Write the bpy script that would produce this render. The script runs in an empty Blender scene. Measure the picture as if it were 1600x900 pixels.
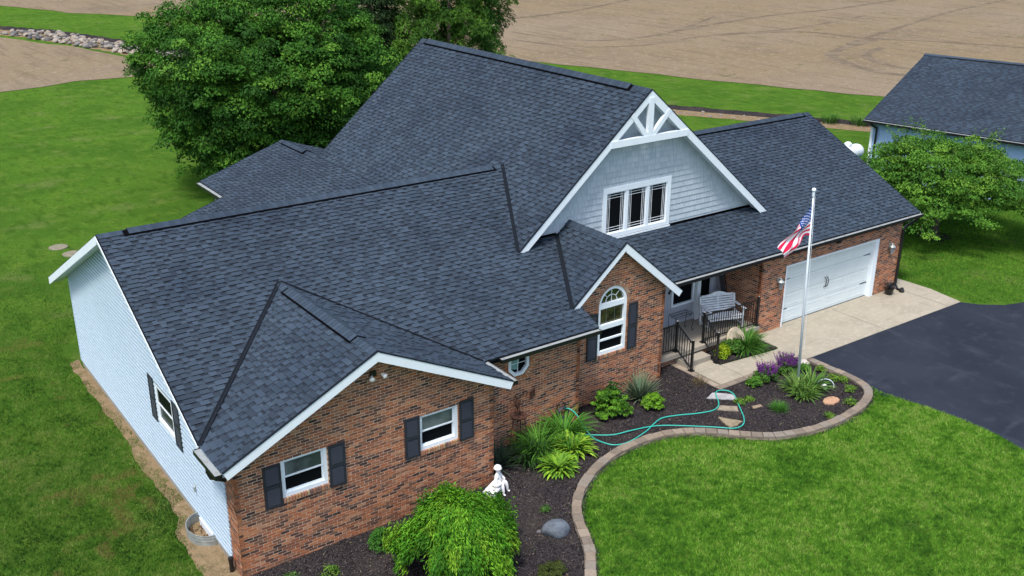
import bpy, math, random
import numpy as np
from mathutils import Vector, Matrix, Quaternion

random.seed(7); rng = np.random.default_rng(11)
S = bpy.context.scene
COL = S.collection
PI = math.pi

# ------------------------------------------------------------------ camera
CAM = (-5.90123849, -17.8000506, 13.6473531)
YAW, PIT, ROL, FPX = 0.625913618, 0.372684216, 0.00621567513, 1595.73211
def _axes():
    fw = Vector((math.sin(YAW)*math.cos(PIT), math.cos(YAW)*math.cos(PIT), -math.sin(PIT)))
    rt = Vector((math.cos(YAW), -math.sin(YAW), 0)); up = rt.cross(fw)
    return fw, math.cos(ROL)*rt+math.sin(ROL)*up, -math.sin(ROL)*rt+math.cos(ROL)*up
FW, RT, UP = _axes()
cam = bpy.data.cameras.new('camera'); camo = bpy.data.objects.new('camera', cam); COL.objects.link(camo)
M = Matrix((RT, UP, -FW)).transposed().to_4x4(); M.translation = CAM
camo.matrix_world = M
cam.sensor_width = 36; cam.lens = 36*FPX/1600; cam.clip_end = 3000; cam.clip_start = .1
S.camera = camo
CAMV = Vector(CAM)

# ------------------------------------------------------------------ light
SUN = Vector((-.36, -.24, .89)).normalized()       # towards the sun
w = bpy.data.worlds.new('World'); S.world = w; w.use_nodes = True
nt = w.node_tree; bg = nt.nodes['Background']
sky = nt.nodes.new('ShaderNodeTexSky'); sky.sky_type = 'NISHITA'; sky.sun_disc = False
sky.sun_elevation = math.asin(SUN.z); sky.sun_rotation = math.atan2(SUN.x, SUN.y)
sky.altitude = 100; sky.air_density = 1.0; sky.dust_density = 3.0; sky.ozone_density = 1.0
nt.links.new(sky.outputs[0], bg.inputs[0]); bg.inputs[1].default_value = 0.15
sl = bpy.data.lights.new('sun', 'SUN'); sl.energy = 2.15; sl.angle = math.radians(10); sl.color = (1, .96, .9)
so = bpy.data.objects.new('sun', sl); COL.objects.link(so); so.rotation_euler = SUN.to_track_quat('Z', 'Y').to_euler()
so.location = (0, 0, 40)
S.view_settings.view_transform = 'Standard'; S.view_settings.look = 'None'
S.view_settings.exposure = 0.88; S.view_settings.gamma = 1

# ------------------------------------------------------------------ materials
def mat(name, col=(.5, .5, .5), rough=.7, attr=False, metal=0, spec=.3, noise=None, bump=None, trans=None, coat=0):
    """noise: list of (scale, colour, lo, hi) mixed over the base; bump: (scale, strength, distance)"""
    m = bpy.data.materials.new(name); m.use_nodes = True
    N, L = m.node_tree.nodes, m.node_tree.links
    b = N['Principled BSDF']; b.inputs['Roughness'].default_value = rough; b.inputs['Metallic'].default_value = metal
    b.inputs['Specular IOR Level'].default_value = spec
    if name == 'window_glass': b.inputs['IOR'].default_value = 1.15
    geo = N.new('ShaderNodeNewGeometry')
    if attr:
        a = N.new('ShaderNodeAttribute'); a.attribute_name = 'Col'; cur = a.outputs['Color']
    else:
        c = N.new('ShaderNodeRGB'); c.outputs[0].default_value = (*col, 1); cur = c.outputs[0]
    for nz in (noise or []):
        sc, c2, lo, hi = nz[:4]; mode = nz[4] if len(nz) > 4 else 'MIX'
        t = N.new('ShaderNodeTexNoise'); t.inputs['Scale'].default_value = 1; t.inputs['Detail'].default_value = 4; t.inputs['Roughness'].default_value = .6
        mp = N.new('ShaderNodeMapping'); mp.inputs['Scale'].default_value = sc if isinstance(sc, tuple) else (sc, sc, sc)
        mp.inputs['Location'].default_value = (3.1*len(N), 1.7*len(N), 0)
        L.new(geo.outputs['Position'], mp.inputs[0]); L.new(mp.outputs[0], t.inputs['Vector'])
        r = N.new('ShaderNodeMapRange'); r.inputs[1].default_value = lo; r.inputs[2].default_value = hi
        L.new(t.outputs[0], r.inputs[0])
        x = N.new('ShaderNodeMixRGB'); x.blend_type = mode
        L.new(r.outputs[0], x.inputs[0]); L.new(cur, x.inputs[1]); x.inputs[2].default_value = (*c2, 1); cur = x.outputs[0]
    L.new(cur, b.inputs['Base Color'])
    if bump:
        t = N.new('ShaderNodeTexNoise'); t.inputs['Scale'].default_value = bump[0]; t.inputs['Detail'].default_value = 3
        L.new(geo.outputs['Position'], t.inputs['Vector'])
        bm = N.new('ShaderNodeBump'); bm.inputs['Strength'].default_value = bump[1]; bm.inputs['Distance'].default_value = bump[2]
        L.new(t.outputs[0], bm.inputs['Height']); L.new(bm.outputs[0], b.inputs['Normal'])
    if trans:
        tr = N.new('ShaderNodeBsdfTranslucent'); L.new(cur, tr.inputs[0])
        mx = N.new('ShaderNodeMixShader'); mx.inputs[0].default_value = trans
        L.new(b.outputs[0], mx.inputs[1]); L.new(tr.outputs[0], mx.inputs[2])
        L.new(mx.outputs[0], N['Material Output'].inputs[0])
    return m

MT = {}
MT['shingle'] = mat('shingle', rough=.85, attr=True, spec=.25, noise=[(.6, (.70, .74, .80), .5, .72, 'MULTIPLY'), (.17, (1.18, 1.18, 1.16), .45, .65, 'MULTIPLY'), (160, (1.35, 1.35, 1.35), .5, .8, 'MULTIPLY')], bump=(220, .5, .004))
MT['roofdeck'] = mat('roof_deck', (.022, .027, .036), .9)
MT['brick'] = mat('brick', rough=.85, attr=True, spec=.2, noise=[(70, (.7, .66, .64), .5, .75, 'MULTIPLY')], bump=(90, .4, .004))
MT['mortar'] = mat('mortar', (.60, .455, .35), .95, spec=.1, noise=[(9, (.33, .26, .21), .45, .7)])
MT['siding'] = mat('vinyl_siding', (.44, .55, .655), .5, spec=.2, noise=[((.4, .4, .25), (.42, .53, .63), .5, .7)])
MT['shake'] = mat('shake_siding', rough=.6, attr=True, spec=.3, noise=[((60, 60, 6), (.9, .9, .9), .5, .7, 'MULTIPLY')])
MT['white'] = mat('white_trim', (.72, .79, .84), .45, spec=.3, noise=[(3, (.66, .72, .77), .5, .8)])
MT['door'] = mat('garage_door_paint', (.64, .71, .71), .45, spec=.3, noise=[(1.5, (.59, .66, .67), .45, .8)])
MT['shutter'] = mat('shutter_vinyl', (.022, .026, .034), .5, spec=.4)
MT['black'] = mat('black_metal', (.008, .008, .009), .35, spec=.5)
MT['vent'] = mat('vent_plastic', (.004, .004, .005), .95, spec=0)
MT['flash'] = mat('valley_metal', (.009, .012, .017), .8, spec=.1)
MT['gutter'] = mat('gutter_trough', (.25, .275, .28), .7, noise=[((6, 6, 6), (.18, .19, .18), .5, .72)])
MT['glass'] = mat('window_glass', (.006, .007, .008), .10, spec=.12)
MT['glass_blind'] = mat('window_glass_blind', (.12, .155, .155), .12, spec=.7, noise=[(.9, (.045, .06, .06), .45, .6)])
MT['glass_green'] = mat('window_glass_painted_reflection', (.05, .055, .015), .08, spec=.8, noise=[(3, (.012, .016, .008), .45, .6)])  # green mottling in the base colour paints in a reflection
MT['curtain'] = mat('curtain', (.23, .42, .40), .5, noise=[((30, 30, 2), (.13, .28, .27), .45, .6)])
MT['screen'] = mat('lower_sash_screen', (.016, .019, .022), .3, spec=.4)
MT['concrete'] = mat('concrete', (.315, .285, .225), .9, spec=.05, noise=[(.8, (.26, .235, .185), .42, .7), (6, (.37, .335, .27), .5, .75), ((1.2, 5, 1), (.225, .20, .16), .56, .8), (35, (.25, .225, .18), .55, .75)], bump=(60, .3, .004))
MT['concrete2'] = mat('porch_concrete', (.30, .27, .22), .9, spec=.1, noise=[(1.7, (.25, .23, .195), .42, .7)], bump=(60, .3, .004))
MT['asphalt'] = mat('asphalt', (.0165, .0205, .031), .9, spec=.1, noise=[(.35, (.024, .029, .042), .4, .65), ((1.3, .5, 1), (.040, .047, .062), .56, .85), (2.2, (.032, .038, .050), .55, .8), ((.35, 1.6, 1), (.045, .052, .066), .62, .8), (60, (.045, .05, .06), .6, .8)], bump=(120, .6, .006))
MT['mulch'] = mat('mulch', (.038, .034, .036), .95, spec=0, noise=[(14, (.016, .014, .015), .45, .6), (.7, (.055, .047, .042), .5, .75), (45, (.09, .08, .075), .6, .7)], bump=(40, 1, .03))
MT['chip'] = mat('mulch_chips', rough=.95, attr=True, spec=0)
MT['soil'] = mat('bare_soil', (.20, .145, .085), .95, spec=0, noise=[(3, (.13, .10, .055), .45, .65), (25, (.28, .22, .15), .55, .7)], bump=(25, .8, .03))
MT['block'] = mat('edging_block', rough=.9, attr=True, spec=.15, noise=[(12, (.8, .78, .76), .45, .7, 'MULTIPLY')], bump=(50, .5, .006))
MT['stone'] = mat('flagstone', rough=.9, attr=True, spec=.1, noise=[(7, (.62, .62, .64), .45, .7, 'MULTIPLY')], bump=(18, .7, .02))
MT['leaf'] = mat('leaf', rough=.6, attr=True, spec=.10, trans=.3)
MT['bark'] = mat('bark', (.10, .085, .07), .95, spec=.1, noise=[((12, 12, 3), (.05, .042, .035), .45, .6)], bump=(20, 1, .03))
MT['grassblade'] = mat('grass_blades', rough=.7, attr=True, spec=.08, trans=.35)
MT['rust'] = mat('rusty_iron', (.085, .035, .022), .8, noise=[(20, (.03, .018, .015), .45, .6)])
MT['alu'] = mat('flagpole_metal', (.58, .64, .70), .4, metal=0, spec=.5)
MT['galv'] = mat('galvanised_steel', (.38, .42, .41), .45, metal=.5, spec=.5, noise=[(8, (.3, .33, .33), .45, .6)])
MT['flagcloth'] = mat('flag_cloth', rough=.8, attr=True, spec=.05, trans=.2)
MT['hose'] = mat('garden_hose', (.03, .36, .29), .4, spec=.4)
MT['statue'] = mat('painted_concrete_statue', (.78, .79, .79), .6, noise=[(14, (.6, .6, .58), .5, .75)], bump=(60, .4, .004))
MT['wood'] = mat('greyed_bench_wood', (.76, .80, .83), .7, noise=[((8, 8, 8), (.60, .64, .68), .45, .65)])
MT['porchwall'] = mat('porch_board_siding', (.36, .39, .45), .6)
MT['barnwall'] = mat('barn_metal_siding', (.34, .50, .72), .45, spec=.4)
MT['lamp_glass'] = mat('lantern_glass', (.17, .19, .22), .15, spec=.7)
MT['bulb'] = mat('lamp_bulb', (.8, .8, .78), .2, spec=.6)

def grass_mat(name, base, dark, yellow, brown=None, stripe=0):
    m = mat(name, base, 1, spec=0, noise=[(.22, dark, .42, .62), (1.1, yellow, .50, .72), (4.5, dark, .48, .68), (.45, (yellow[0]*1.25, yellow[1]*.95, yellow[2]*2), .56, .8), ((2.2, .8, 1), tuple(c*.8 for c in dark), .5, .7), (14, tuple(c*.8 for c in dark), .45, .75)], bump=(55, 1, .05))
    if brown:
        N, L = m.node_tree.nodes, m.node_tree.links
        b = N['Principled BSDF']; cur = b.inputs['Base Color'].links[0].from_socket
        geo = N.new('ShaderNodeNewGeometry')
        t = N.new('ShaderNodeTexNoise'); t.inputs['Scale'].default_value = .8; t.inputs['Detail'].default_value = 6; t.inputs['Roughness'].default_value = .7
        L.new(geo.outputs['Position'], t.inputs['Vector'])
        r = N.new('ShaderNodeMapRange'); r.inputs[1].default_value = .56; r.inputs[2].default_value = .72; L.new(t.outputs[0], r.inputs[0])
        x = N.new('ShaderNodeMixRGB'); L.new(r.outputs[0], x.inputs[0]); L.new(cur, x.inputs[1]); x.inputs[2].default_value = (*brown, 1)
        L.new(x.outputs[0], b.inputs['Base Color'])
    return m
MT['grass'] = grass_mat('lawn_grass', (.080, .165, .020), (.052, .122, .016), (.125, .19, .030))
MT['field'] = mat('tilled_field', (.185, .142, .088), .95, spec=0, noise=[(.035, (.20, .16, .112), .4, .65), (.12, (.145, .115, .082), .5, .75), ((1.1, .10, 1), (.135, .105, .070), .5, .75), (1.6, (.25, .205, .15), .55, .72), (.5, (.10, .10, .045), .60, .75), (7, (.10, .08, .06), .55, .7)], bump=(6, .8, .08))
MT['track'] = mat('wheel_track_soil', (.125, .10, .072), .95, spec=0, noise=[(.5, (.165, .132, .094), .45, .6)])

# ------------------------------------------------------------------ mesh helpers
class MB:
    def __init__(s): s.v = []; s.f = []; s.c = []; s.m = []
    def add(s, vs, fs, col=(1, 1, 1), mi=0):
        o = len(s.v); s.v += [tuple(p) for p in vs]; s.f += [tuple(i+o for i in f) for f in fs]
        s.c += [col]*len(vs); s.m += [mi]*len(fs)
    def quadbox(s, p, col=(1, 1, 1), mi=0):    # 8 corners: bottom 4, top 4
        s.add(p, [(3, 2, 1, 0), (4, 5, 6, 7), (0, 1, 5, 4), (1, 2, 6, 5), (2, 3, 7, 6), (3, 0, 4, 7)], col, mi)
    def box(s, a, b, col=(1, 1, 1), mi=0):
        x0, y0, z0 = a; x1, y1, z1 = b
        s.quadbox([(x0, y0, z0), (x1, y0, z0), (x1, y1, z0), (x0, y1, z0), (x0, y0, z1), (x1, y0, z1), (x1, y1, z1), (x0, y1, z1)], col, mi)
    def pbox(s, P, u0, u1, v0, v1, n0, n1, col=(1, 1, 1), mi=0):
        s.quadbox([P(u0, v0, n0), P(u1, v0, n0), P(u1, v1, n0), P(u0, v1, n0), P(u0, v0, n1), P(u1, v0, n1), P(u1, v1, n1), P(u0, v1, n1)], col, mi)
    def prism(s, bot, top, col=(1, 1, 1), mi=0):
        n = len(bot)
        s.add(list(bot)+list(top), [tuple(range(n-1, -1, -1)), tuple(range(n, 2*n))]+[(i, (i+1) % n, n+(i+1) % n, n+i) for i in range(n)], col, mi)
    def beam(s, p0, p1, w, h, up=(0, 0, 1), col=(1, 1, 1), mi=0):
        p0, p1 = Vector(p0), Vector(p1); d = (p1-p0).normalized(); sd = d.cross(Vector(up)).normalized(); u = sd.cross(d)
        c = [sd*(-w/2)-u*h/2, sd*(w/2)-u*h/2, sd*(w/2)+u*h/2, sd*(-w/2)+u*h/2]
        s.quadbox([p0+q for q in c]+[p1+q for q in c], col, mi)
    def tube(s, pts, r, n=6, col=(1, 1, 1), mi=0, cap=True):
        pts = [Vector(p) for p in pts]; rs = r if isinstance(r, (list, tuple)) else [r]*len(pts)
        vs = []; prev = None
        for i, p in enumerate(pts):
            d = (pts[min(i+1, len(pts)-1)]-pts[max(i-1, 0)]).normalized()
            if prev is None: prev = d.orthogonal().normalized()
            a = (prev-d*prev.dot(d)).normalized(); prev = a; b = d.cross(a)
            for k in range(n):
                t = 2*PI*k/n; vs.append(p+(a*math.cos(t)+b*math.sin(t))*rs[i])
        fs = [(i*n+k, i*n+(k+1) % n, (i+1)*n+(k+1) % n, (i+1)*n+k) for i in range(len(pts)-1) for k in range(n)]
        if cap: fs += [tuple(range(n-1, -1, -1)), tuple(range((len(pts)-1)*n, len(pts)*n))]
        s.add(vs, fs, col, mi)
    def lathe(s, prof, c=(0, 0, 0), n=16, col=(1, 1, 1), mi=0, T=None):
        vs = []
        for r, z in prof:
            for k in range(n):
                t = 2*PI*k/n; q = Vector((r*math.cos(t), r*math.sin(t), z))
                if T: q = T @ q
                vs.append(q+Vector(c))
        fs = [(i*n+k, i*n+(k+1) % n, (i+1)*n+(k+1) % n, (i+1)*n+k) for i in range(len(prof)-1) for k in range(n)]
        fs += [tuple(range(n-1, -1, -1)), tuple(range((len(prof)-1)*n, len(prof)*n))]
        s.add(vs, fs, col, mi)
    def build(s, name, ms, parent=None, smooth=False, loc=None):
        me = bpy.data.meshes.new(name); me.from_pydata(s.v, [], s.f)
        for m in (ms if isinstance(ms, (list, tuple)) else [ms]): me.materials.append(MT[m])
        if len(set(s.m)) > 1: me.polygons.foreach_set('material_index', s.m)
        ca = me.color_attributes.new('Col', 'FLOAT_COLOR', 'POINT')
        ca.data.foreach_set('color', np.c_[np.array(s.c, dtype=np.float32).reshape(-1, 3), np.ones(len(s.v), np.float32)].ravel())
        if smooth: me.polygons.foreach_set('use_smooth', [True]*len(me.polygons))
        me.update()
        return link(name, me, parent, loc)
def link(name, me, parent=None, loc=None):
    o = bpy.data.objects.new(name, me); COL.objects.link(o)
    if parent: o.parent = parent
    if loc: o.location = loc
    return o
def tag(o, label=None, cat=None, group=None, kind=None):
    if label: o['label'] = label
    if cat: o['category'] = cat
    if group: o['group'] = group
    if kind: o['kind'] = kind
    return o
def empty(name, loc, label, cat, group=None, rz=0):
    o = bpy.data.objects.new(name, None); COL.objects.link(o); o.location = loc; o.rotation_euler = (0, 0, rz); o.empty_display_size = .2
    return tag(o, label, cat, group)
def npmesh(name, V, F, C, m, parent=None, loc=None):
    """V (n,3), F (m,k) int, C (n,3)"""
    me = bpy.data.meshes.new(name); k = F.shape[1]
    me.vertices.add(len(V)); me.vertices.foreach_set('co', V.astype(np.float32).ravel())
    me.loops.add(F.size); me.loops.foreach_set('vertex_index', F.astype(np.int32).ravel())
    me.polygons.add(len(F)); me.polygons.foreach_set('loop_start', np.arange(0, F.size, k, dtype=np.int32))
    me.polygons.foreach_set('loop_total', np.full(len(F), k, np.int32))
    me.materials.append(MT[m])
    ca = me.color_attributes.new('Col', 'FLOAT_COLOR', 'POINT')
    ca.data.foreach_set('color', np.c_[C, np.ones(len(C))].astype(np.float32).ravel())
    me.update(calc_edges=True); me.validate()
    return link(name, me, parent, loc)

class Plane:                                             # U = V x N
    def __init__(s, O, N, V):
        s.O = Vector(O); s.N = Vector(N).normalized(); s.V = Vector(V).normalized(); s.U = s.V.cross(s.N)
        s.M = Matrix((s.U, s.V, s.N)).transposed().to_4x4(); s.M.translation = s.O
    def __call__(s, u, v, n=0): return s.O+s.U*u+s.V*v+s.N*n
    def to2(s, p): d = Vector(p)-s.O; return (d.dot(s.U), d.dot(s.V))
def wallplane(x, y, n): return Plane((x, y, 0), n, (0, 0, 1))

def clip(poly, cv):                                      # convex clip, both 2D ccw
    out = list(poly)
    for i in range(len(cv)):
        ax, ay = cv[i]; bx, by = cv[(i+1) % len(cv)]; src = out; out = []
        f = lambda p: (bx-ax)*(p[1]-ay)-(by-ay)*(p[0]-ax)
        for j in range(len(src)):
            p, q = src[j], src[(j+1) % len(src)]; fp, fq = f(p), f(q)
            if fp >= -1e-9: out.append(p)
            if (fp > 1e-9 and fq < -1e-9) or (fp < -1e-9 and fq > 1e-9):
                t = fp/(fp-fq); out.append((p[0]+(q[0]-p[0])*t, p[1]+(q[1]-p[1])*t))
        if len(out) < 3: return []
    return out
def area(p): return .5*sum(p[i][0]*p[(i+1) % len(p)][1]-p[(i+1) % len(p)][0]*p[i][1] for i in range(len(p)))
def ccw(p): return p if area(p) > 0 else p[::-1]

REG = {}                                                 # kind -> list of pieces
def piece(kind, P, poly, v0, row, hb, ht, h0, col, parent, key):
    """poly 2D on plane P; top surface hb at v0 -> ht at v0+row; key: shape key when the piece is whole"""
    cu = sum(p[0] for p in poly)/len(poly); cvv = sum(p[1] for p in poly)/len(poly)
    c = P(cu, cvv); d = CAMV-c
    facing = d.dot(P.N)/d.length
    REG.setdefault(kind, []).append((facing*abs(area(poly))/d.length_squared, P, poly, v0, row, hb, ht, h0, col, parent, key))
def emit(mb, P, poly, v0, row, hb, ht, h0, col, local=None):
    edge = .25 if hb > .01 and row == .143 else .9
    h = lambda v: hb+(ht-hb)*(v-v0)/row
    if local: u0, w0 = local; T = lambda u, v, n: (u-u0, v-w0, n)
    else: T = P
    n = len(poly)
    top = [T(u, v, h(v)) for u, v in poly]; sd = top+[T(u, v, h0) for u, v in poly]
    mb.add(top, [tuple(range(n))], col)
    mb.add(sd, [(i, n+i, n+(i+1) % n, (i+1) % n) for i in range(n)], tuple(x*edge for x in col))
def flush(kind, stuffname, m, limit=300, stufflabel=None):
    """the `limit` pieces that show largest become objects, the rest one joined mesh per parent"""
    L = sorted(REG[kind], key=lambda t: -t[0]); cache = {}; rest = {}
    for i, (sc, P, poly, v0, row, hb, ht, h0, col, parent, key) in enumerate(L):
        if i < limit:
            if key is not None:
                k = (key, col, round(hb, 4), round(ht, 4), row)
                u0 = min(p[0] for p in poly)
                if k not in cache:
                    mb = MB(); emit(mb, P, poly, v0, row, hb, ht, h0, col, (u0, v0)); o = mb.build(kind, m, parent); cache[k] = o.data
                else: o = link(kind, cache[k], parent)
                o.matrix_basis = parent_inv(parent) @ P.M @ Matrix.Translation((u0, v0, 0))
            else:
                mb = MB(); emit(mb, P, poly, v0, row, hb, ht, h0, col); mb.build(kind, m, parent)
        else:
            mb = rest.setdefault(parent.name, (parent, MB()))[1]; emit(mb, P, poly, v0, row, hb, ht, h0, col)
    for parent, mb in rest.values(): tag(mb.build(stuffname, m, parent), kind='stuff')
def parent_inv(p): return Matrix.Identity(4)

# ------------------------------------------------------------------ generators for shingles, bricks, planks
SH_HI = [(.027, .041, .060), (.023, .036, .053), (.032, .048, .070), (.025, .038, .056), (.019, .029, .043), (.029, .044, .065)]
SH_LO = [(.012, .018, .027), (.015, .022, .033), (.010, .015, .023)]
SHW = [.13, .17, .21, .26, .32]; SHG = [.10, .14, .18]
def shingles(P, polys, parent, seed=0, row=.143, scale=1):
    R = random.Random(seed); polys = [ccw(p) for p in polys]
    us = [q[0] for p in polys for q in p]; vs = [q[1] for p in polys for q in p]
    v = min(vs); k = 0
    while v < max(vs)-.01:
        u = min(us)-R.random()*.3; hi = R.random() < .5
        tone = R.random()
        while u < max(us):
            hi = not hi
            w_ = (R.choice(SHW) if hi else R.choice(SHG))*scale; c = R.choice(SH_HI if hi else SH_LO)
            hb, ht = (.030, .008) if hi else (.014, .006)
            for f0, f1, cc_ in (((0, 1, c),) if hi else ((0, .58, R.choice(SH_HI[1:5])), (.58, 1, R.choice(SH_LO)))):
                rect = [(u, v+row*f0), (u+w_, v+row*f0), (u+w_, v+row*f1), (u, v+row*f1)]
                for p in polys:
                    q = clip(rect, p)
                    if len(q) >= 3 and area(q) > 1e-5:
                        full = abs(area(q)-w_*row*(f1-f0)) < 1e-6 and f0 == 0
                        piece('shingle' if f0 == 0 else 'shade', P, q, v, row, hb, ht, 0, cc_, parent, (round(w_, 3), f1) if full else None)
            u += w_
        v += row; k += 1
def slab(P, poly, t, name, m, parent, top=0):
    poly = ccw(poly); mb = MB(); mb.prism([P(u, v, top-t) for u, v in poly], [P(u, v, top) for u, v in poly]); return mb.build(name, m, parent)

BR = [(.33, .118, .052), (.27, .100, .048), (.205, .080, .043), (.090, .046, .034), (.050, .032, .027), (.39, .17, .083), (.39, .20, .112), (.28, .13, .072), (.225, .10, .053), (.36, .138, .058), (.155, .083, .054), (.125, .062, .040)]
BRW = [9, 9, 9, 6, 3, 6, 4, 8, 9, 8, 8, 7]
def bricks(P, poly, parent, holes=None, seed=0, shift=0.0, bright=1):
    R = random.Random(seed); poly = ccw(poly); L, H, gap = .2032, .0677, .0142
    us = [q[0] for q in poly]; vs = [q[1] for q in poly]; v = min(vs); k = 0
    while v < max(vs)-.01:
        u = math.floor((min(us))/L)*L-(L/2 if k % 2 else 0)+shift
        ex = holes(v+H/2) if holes else []
        while u < max(us):
            segs = [(u, u+L-gap)]
            for a, b in ex:
                ns = []
                for s0, s1 in segs:
                    if b <= s0 or a >= s1: ns.append((s0, s1)); continue
                    if a-s0 > .03: ns.append((s0, a))
                    if s1-b > .03: ns.append((b, s1))
                segs = ns
            c = R.choices(BR, BRW)[0]
            if bright != 1: c = tuple(x*bright for x in c)
            out = R.choice([.003, .0045, .006])
            for s0, s1 in segs:
                q = clip([(s0, v), (s1, v), (s1, v+H-gap), (s0, v+H-gap)], poly)
                if len(q) >= 3 and area(q) > 2e-4:
                    full = abs(area(q)-(L-gap)*(H-gap)) < 1e-6
                    piece('brick', P, q, v, H, out, out, 0, c, parent, 'b' if full else None)
            u += L
        v += H; k += 1
def mortar(P, poly, parent_name, holes=None, parent=None, m='mortar', row=.0677/2):
    """wall backing cut round the openings, row by row"""
    poly = ccw(poly); vs = [q[1] for q in poly]; us = [q[0] for q in poly]; v = min(vs); mb = MB(); bands = []
    cuts = sorted(set([v]+[min(vs)+i*row for i in range(1, int((max(vs)-v)/row)+1)]+[max(vs)]))
    prev = None
    for a, b in zip(cuts[:-1], cuts[1:]):
        ex = tuple(sorted(holes((a+b)/2))) if holes else ()
        if prev and prev[2] == ex: prev[1] = b
        else: prev = [a, b, ex]; bands.append(prev)
    for a, b, ex in bands:
        segs = []; s = min(us)-1
        for e0, e1 in ex: segs.append((s, e0)); s = e1
        segs.append((s, max(us)+1))
        for s0, s1 in segs:
            q = clip([(s0, a), (s1, a), (s1, b), (s0, b)], poly)
            if len(q) >= 3: mb.prism([P(u, v, -.10) for u, v in q], [P(u, v, 0) for u, v in q])
    return mb.build(parent_name, m, parent)
def planks(P, poly, parent, kind, row, th, col, holes=None, m='siding'):
    poly = ccw(poly); vs = [q[1] for q in poly]; us = [q[0] for q in poly]; v = min(vs)
    while v < max(vs)-.005:
        segs = [(min(us)-1, max(us)+1)]
        for a, b in (holes(v+row/2) if holes else []):
            segs = [t for s0, s1 in segs for t in ((s0, min(a, s1)), (max(b, s0), s1)) if t[1]-t[0] > .02] if a < segs[-1][1] else segs
        for s0, s1 in segs:
            q = clip([(s0, v), (s1, v), (s1, v+row), (s0, v+row)], poly)
            if len(q) >= 3 and area(q) > 1e-3:
                mb = MB()
                for f0, f1, h0_, h1_ in ((0, .60, th, th), (.60, 1, 0, 0)):
                    q2 = clip([(s0, v+row*f0), (s1, v+row*f0), (s1, v+row*f1), (s0, v+row*f1)], poly)
                    if len(q2) >= 3: emit(mb, P, q2, v+row*f0, row*(f1-f0), h0_, h1_, -.02, col)
                mb.build(kind, m, parent)
        v += row

# ------------------------------------------------------------------ the house
HOUSE = empty('house', (0, 0, 0), 'brick and pale blue siding house with dark shingled gable roofs behind the garden bed', 'house')
xL, yE, zE, yR, zR, mM = -.306, .93, 2.857, 7.16, 5.75, .4644
zmain = lambda y: zE+mM*(y-yE)
XW, ZW, YK, mW = 3.232, 4.566, -.33, .4835
XG, ZG, YGK, YG, YGB = 14.675, 8.256, 3.83, 4.16, 16.64
XA, ZA, YAK, YA = 11.98, 4.714, 1.66, 1.86
def slope3(name, pts, n, seed, parent=HOUSE, th=.09, doshing=True, scale=1, row=.143, label=None):
    """pts: list of convex polygons of 3D points on one roof plane with normal n"""
    n = Vector(n).normalized(); V = (Vector((0, 0, 1))-n*n.z).normalized()
    allp = [Vector(p) for q in pts for p in q]; lo = min(allp, key=lambda p: p.z)
    P = Plane(lo, n, V); mb = MB()
    polys = [ccw([P.to2(p) for p in q]) for q in pts]
    for q in polys: mb.prism([P(u, v, -th) for u, v in q], [P(u, v, 0) for u, v in q])
    o = mb.build(name, 'roofdeck', parent)
    if doshing: shingles(P, polys, o, seed, row=row, scale=scale)
    return o
zm = lambda x, y: (x, y, zmain(y))
slope3('roof_slope', [[zm(xL, .93), zm(3.232, 4.61), zm(3.232, yR), zm(xL, yR)],
    [zm(3.232, 4.61), zm(6.767, .93), zm(9.95, .93), zm(9.95, yR), zm(3.232, yR)],
    [zm(9.95, 3.83), zm(11.753, yR), zm(9.95, yR)],
    [zm(9.95, .93), zm(10.48, .93), zm(10.48, 1.83), zm(9.95, 1.83)],
    [zm(9.95, 1.83), zm(10.233, 1.83), zm(11.552, 4.16), zm(10.13, 4.16), zm(9.95, 3.83)]], (0, -mM, 1), 1)
zwl = lambda x, y: (x, y, ZW-mW*(XW-x)); zwr = lambda x, y: (x, y, ZW-mW*(x-XW))
slope3('roof_slope', [[zwl(xL, YK), zwl(xL, .93), zwl(XW, 4.61), zwl(XW, YK)]], (-mW, 0, 1), 2)
slope3('roof_slope', [[zwr(6.767, YK), zwr(6.767, .93), zwr(XW, 4.61), zwr(XW, YK)]], (mW, 0, 1), 3)
mA = .834
zal = lambda x, y: (x, y, ZA-mA*(XA-x)); zar = lambda x, y: (x, y, ZA-mA*(x-XA))
slope3('roof_slope', [[zal(10.16, YAK), zal(XA, YAK), zal(XA, YG), zal(11.552, YG)]], (-mA, 0, 1), 4)
slope3('roof_slope', [[zar(14.239, YAK), zar(14.21, 2.2), zar(13.06, YG), zar(XA, YG), zar(XA, YAK)]], (mA, 0, 1), 5)
yP, zP, mP, yGR, zGR, xGR = 2.23, 2.855, .4956, 7.658, 5.545, 26.742
zp = lambda x, y: (x, y, zP+mP*(y-yP))
slope3('roof_slope', [[zp(14.21, yP), zp(xGR, yP), zp(xGR, YG), zp(13.06, YG)],
    [zp(20.03, YG), zp(xGR, YG), zp(xGR, yGR), zp(17.94, yGR)]], (0, -mP, 1), 6)
mGL, mGR = .8577, .83
zgl = lambda x, y: (x, y, ZG-mGL*(XG-x)); zgr = lambda x, y: (x, y, ZG-mGR*(x-XG))
slope3('roof_slope', [[zgl(9.95, YGK), zgl(XG, YGK), zgl(XG, yR), zgl(11.753, yR)],
    [zgl(11.753, yR), zgl(XG, yR), zgl(XG, YGB), zgl(10.04, YGB), zgl(10.04, 10.28)]], (-mGL, 0, 1), 7)
zB = lambda x, y: (x, y, 4.28-.335*(10.04-x))
slope3('roof_slope', [[zB(6.59, 12.6), zB(10.04, 10.3), zB(10.04, 19.93), zB(6.59, 19.93)],
    [zB(5.0, 14), zB(6.59, 12.6), zB(6.59, 17.45), zB(5.0, 17.45)]], (-.335, 0, 1), 8)
zB2 = lambda x, y: (x, y, 4.28-.335*(x-10.04))
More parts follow.
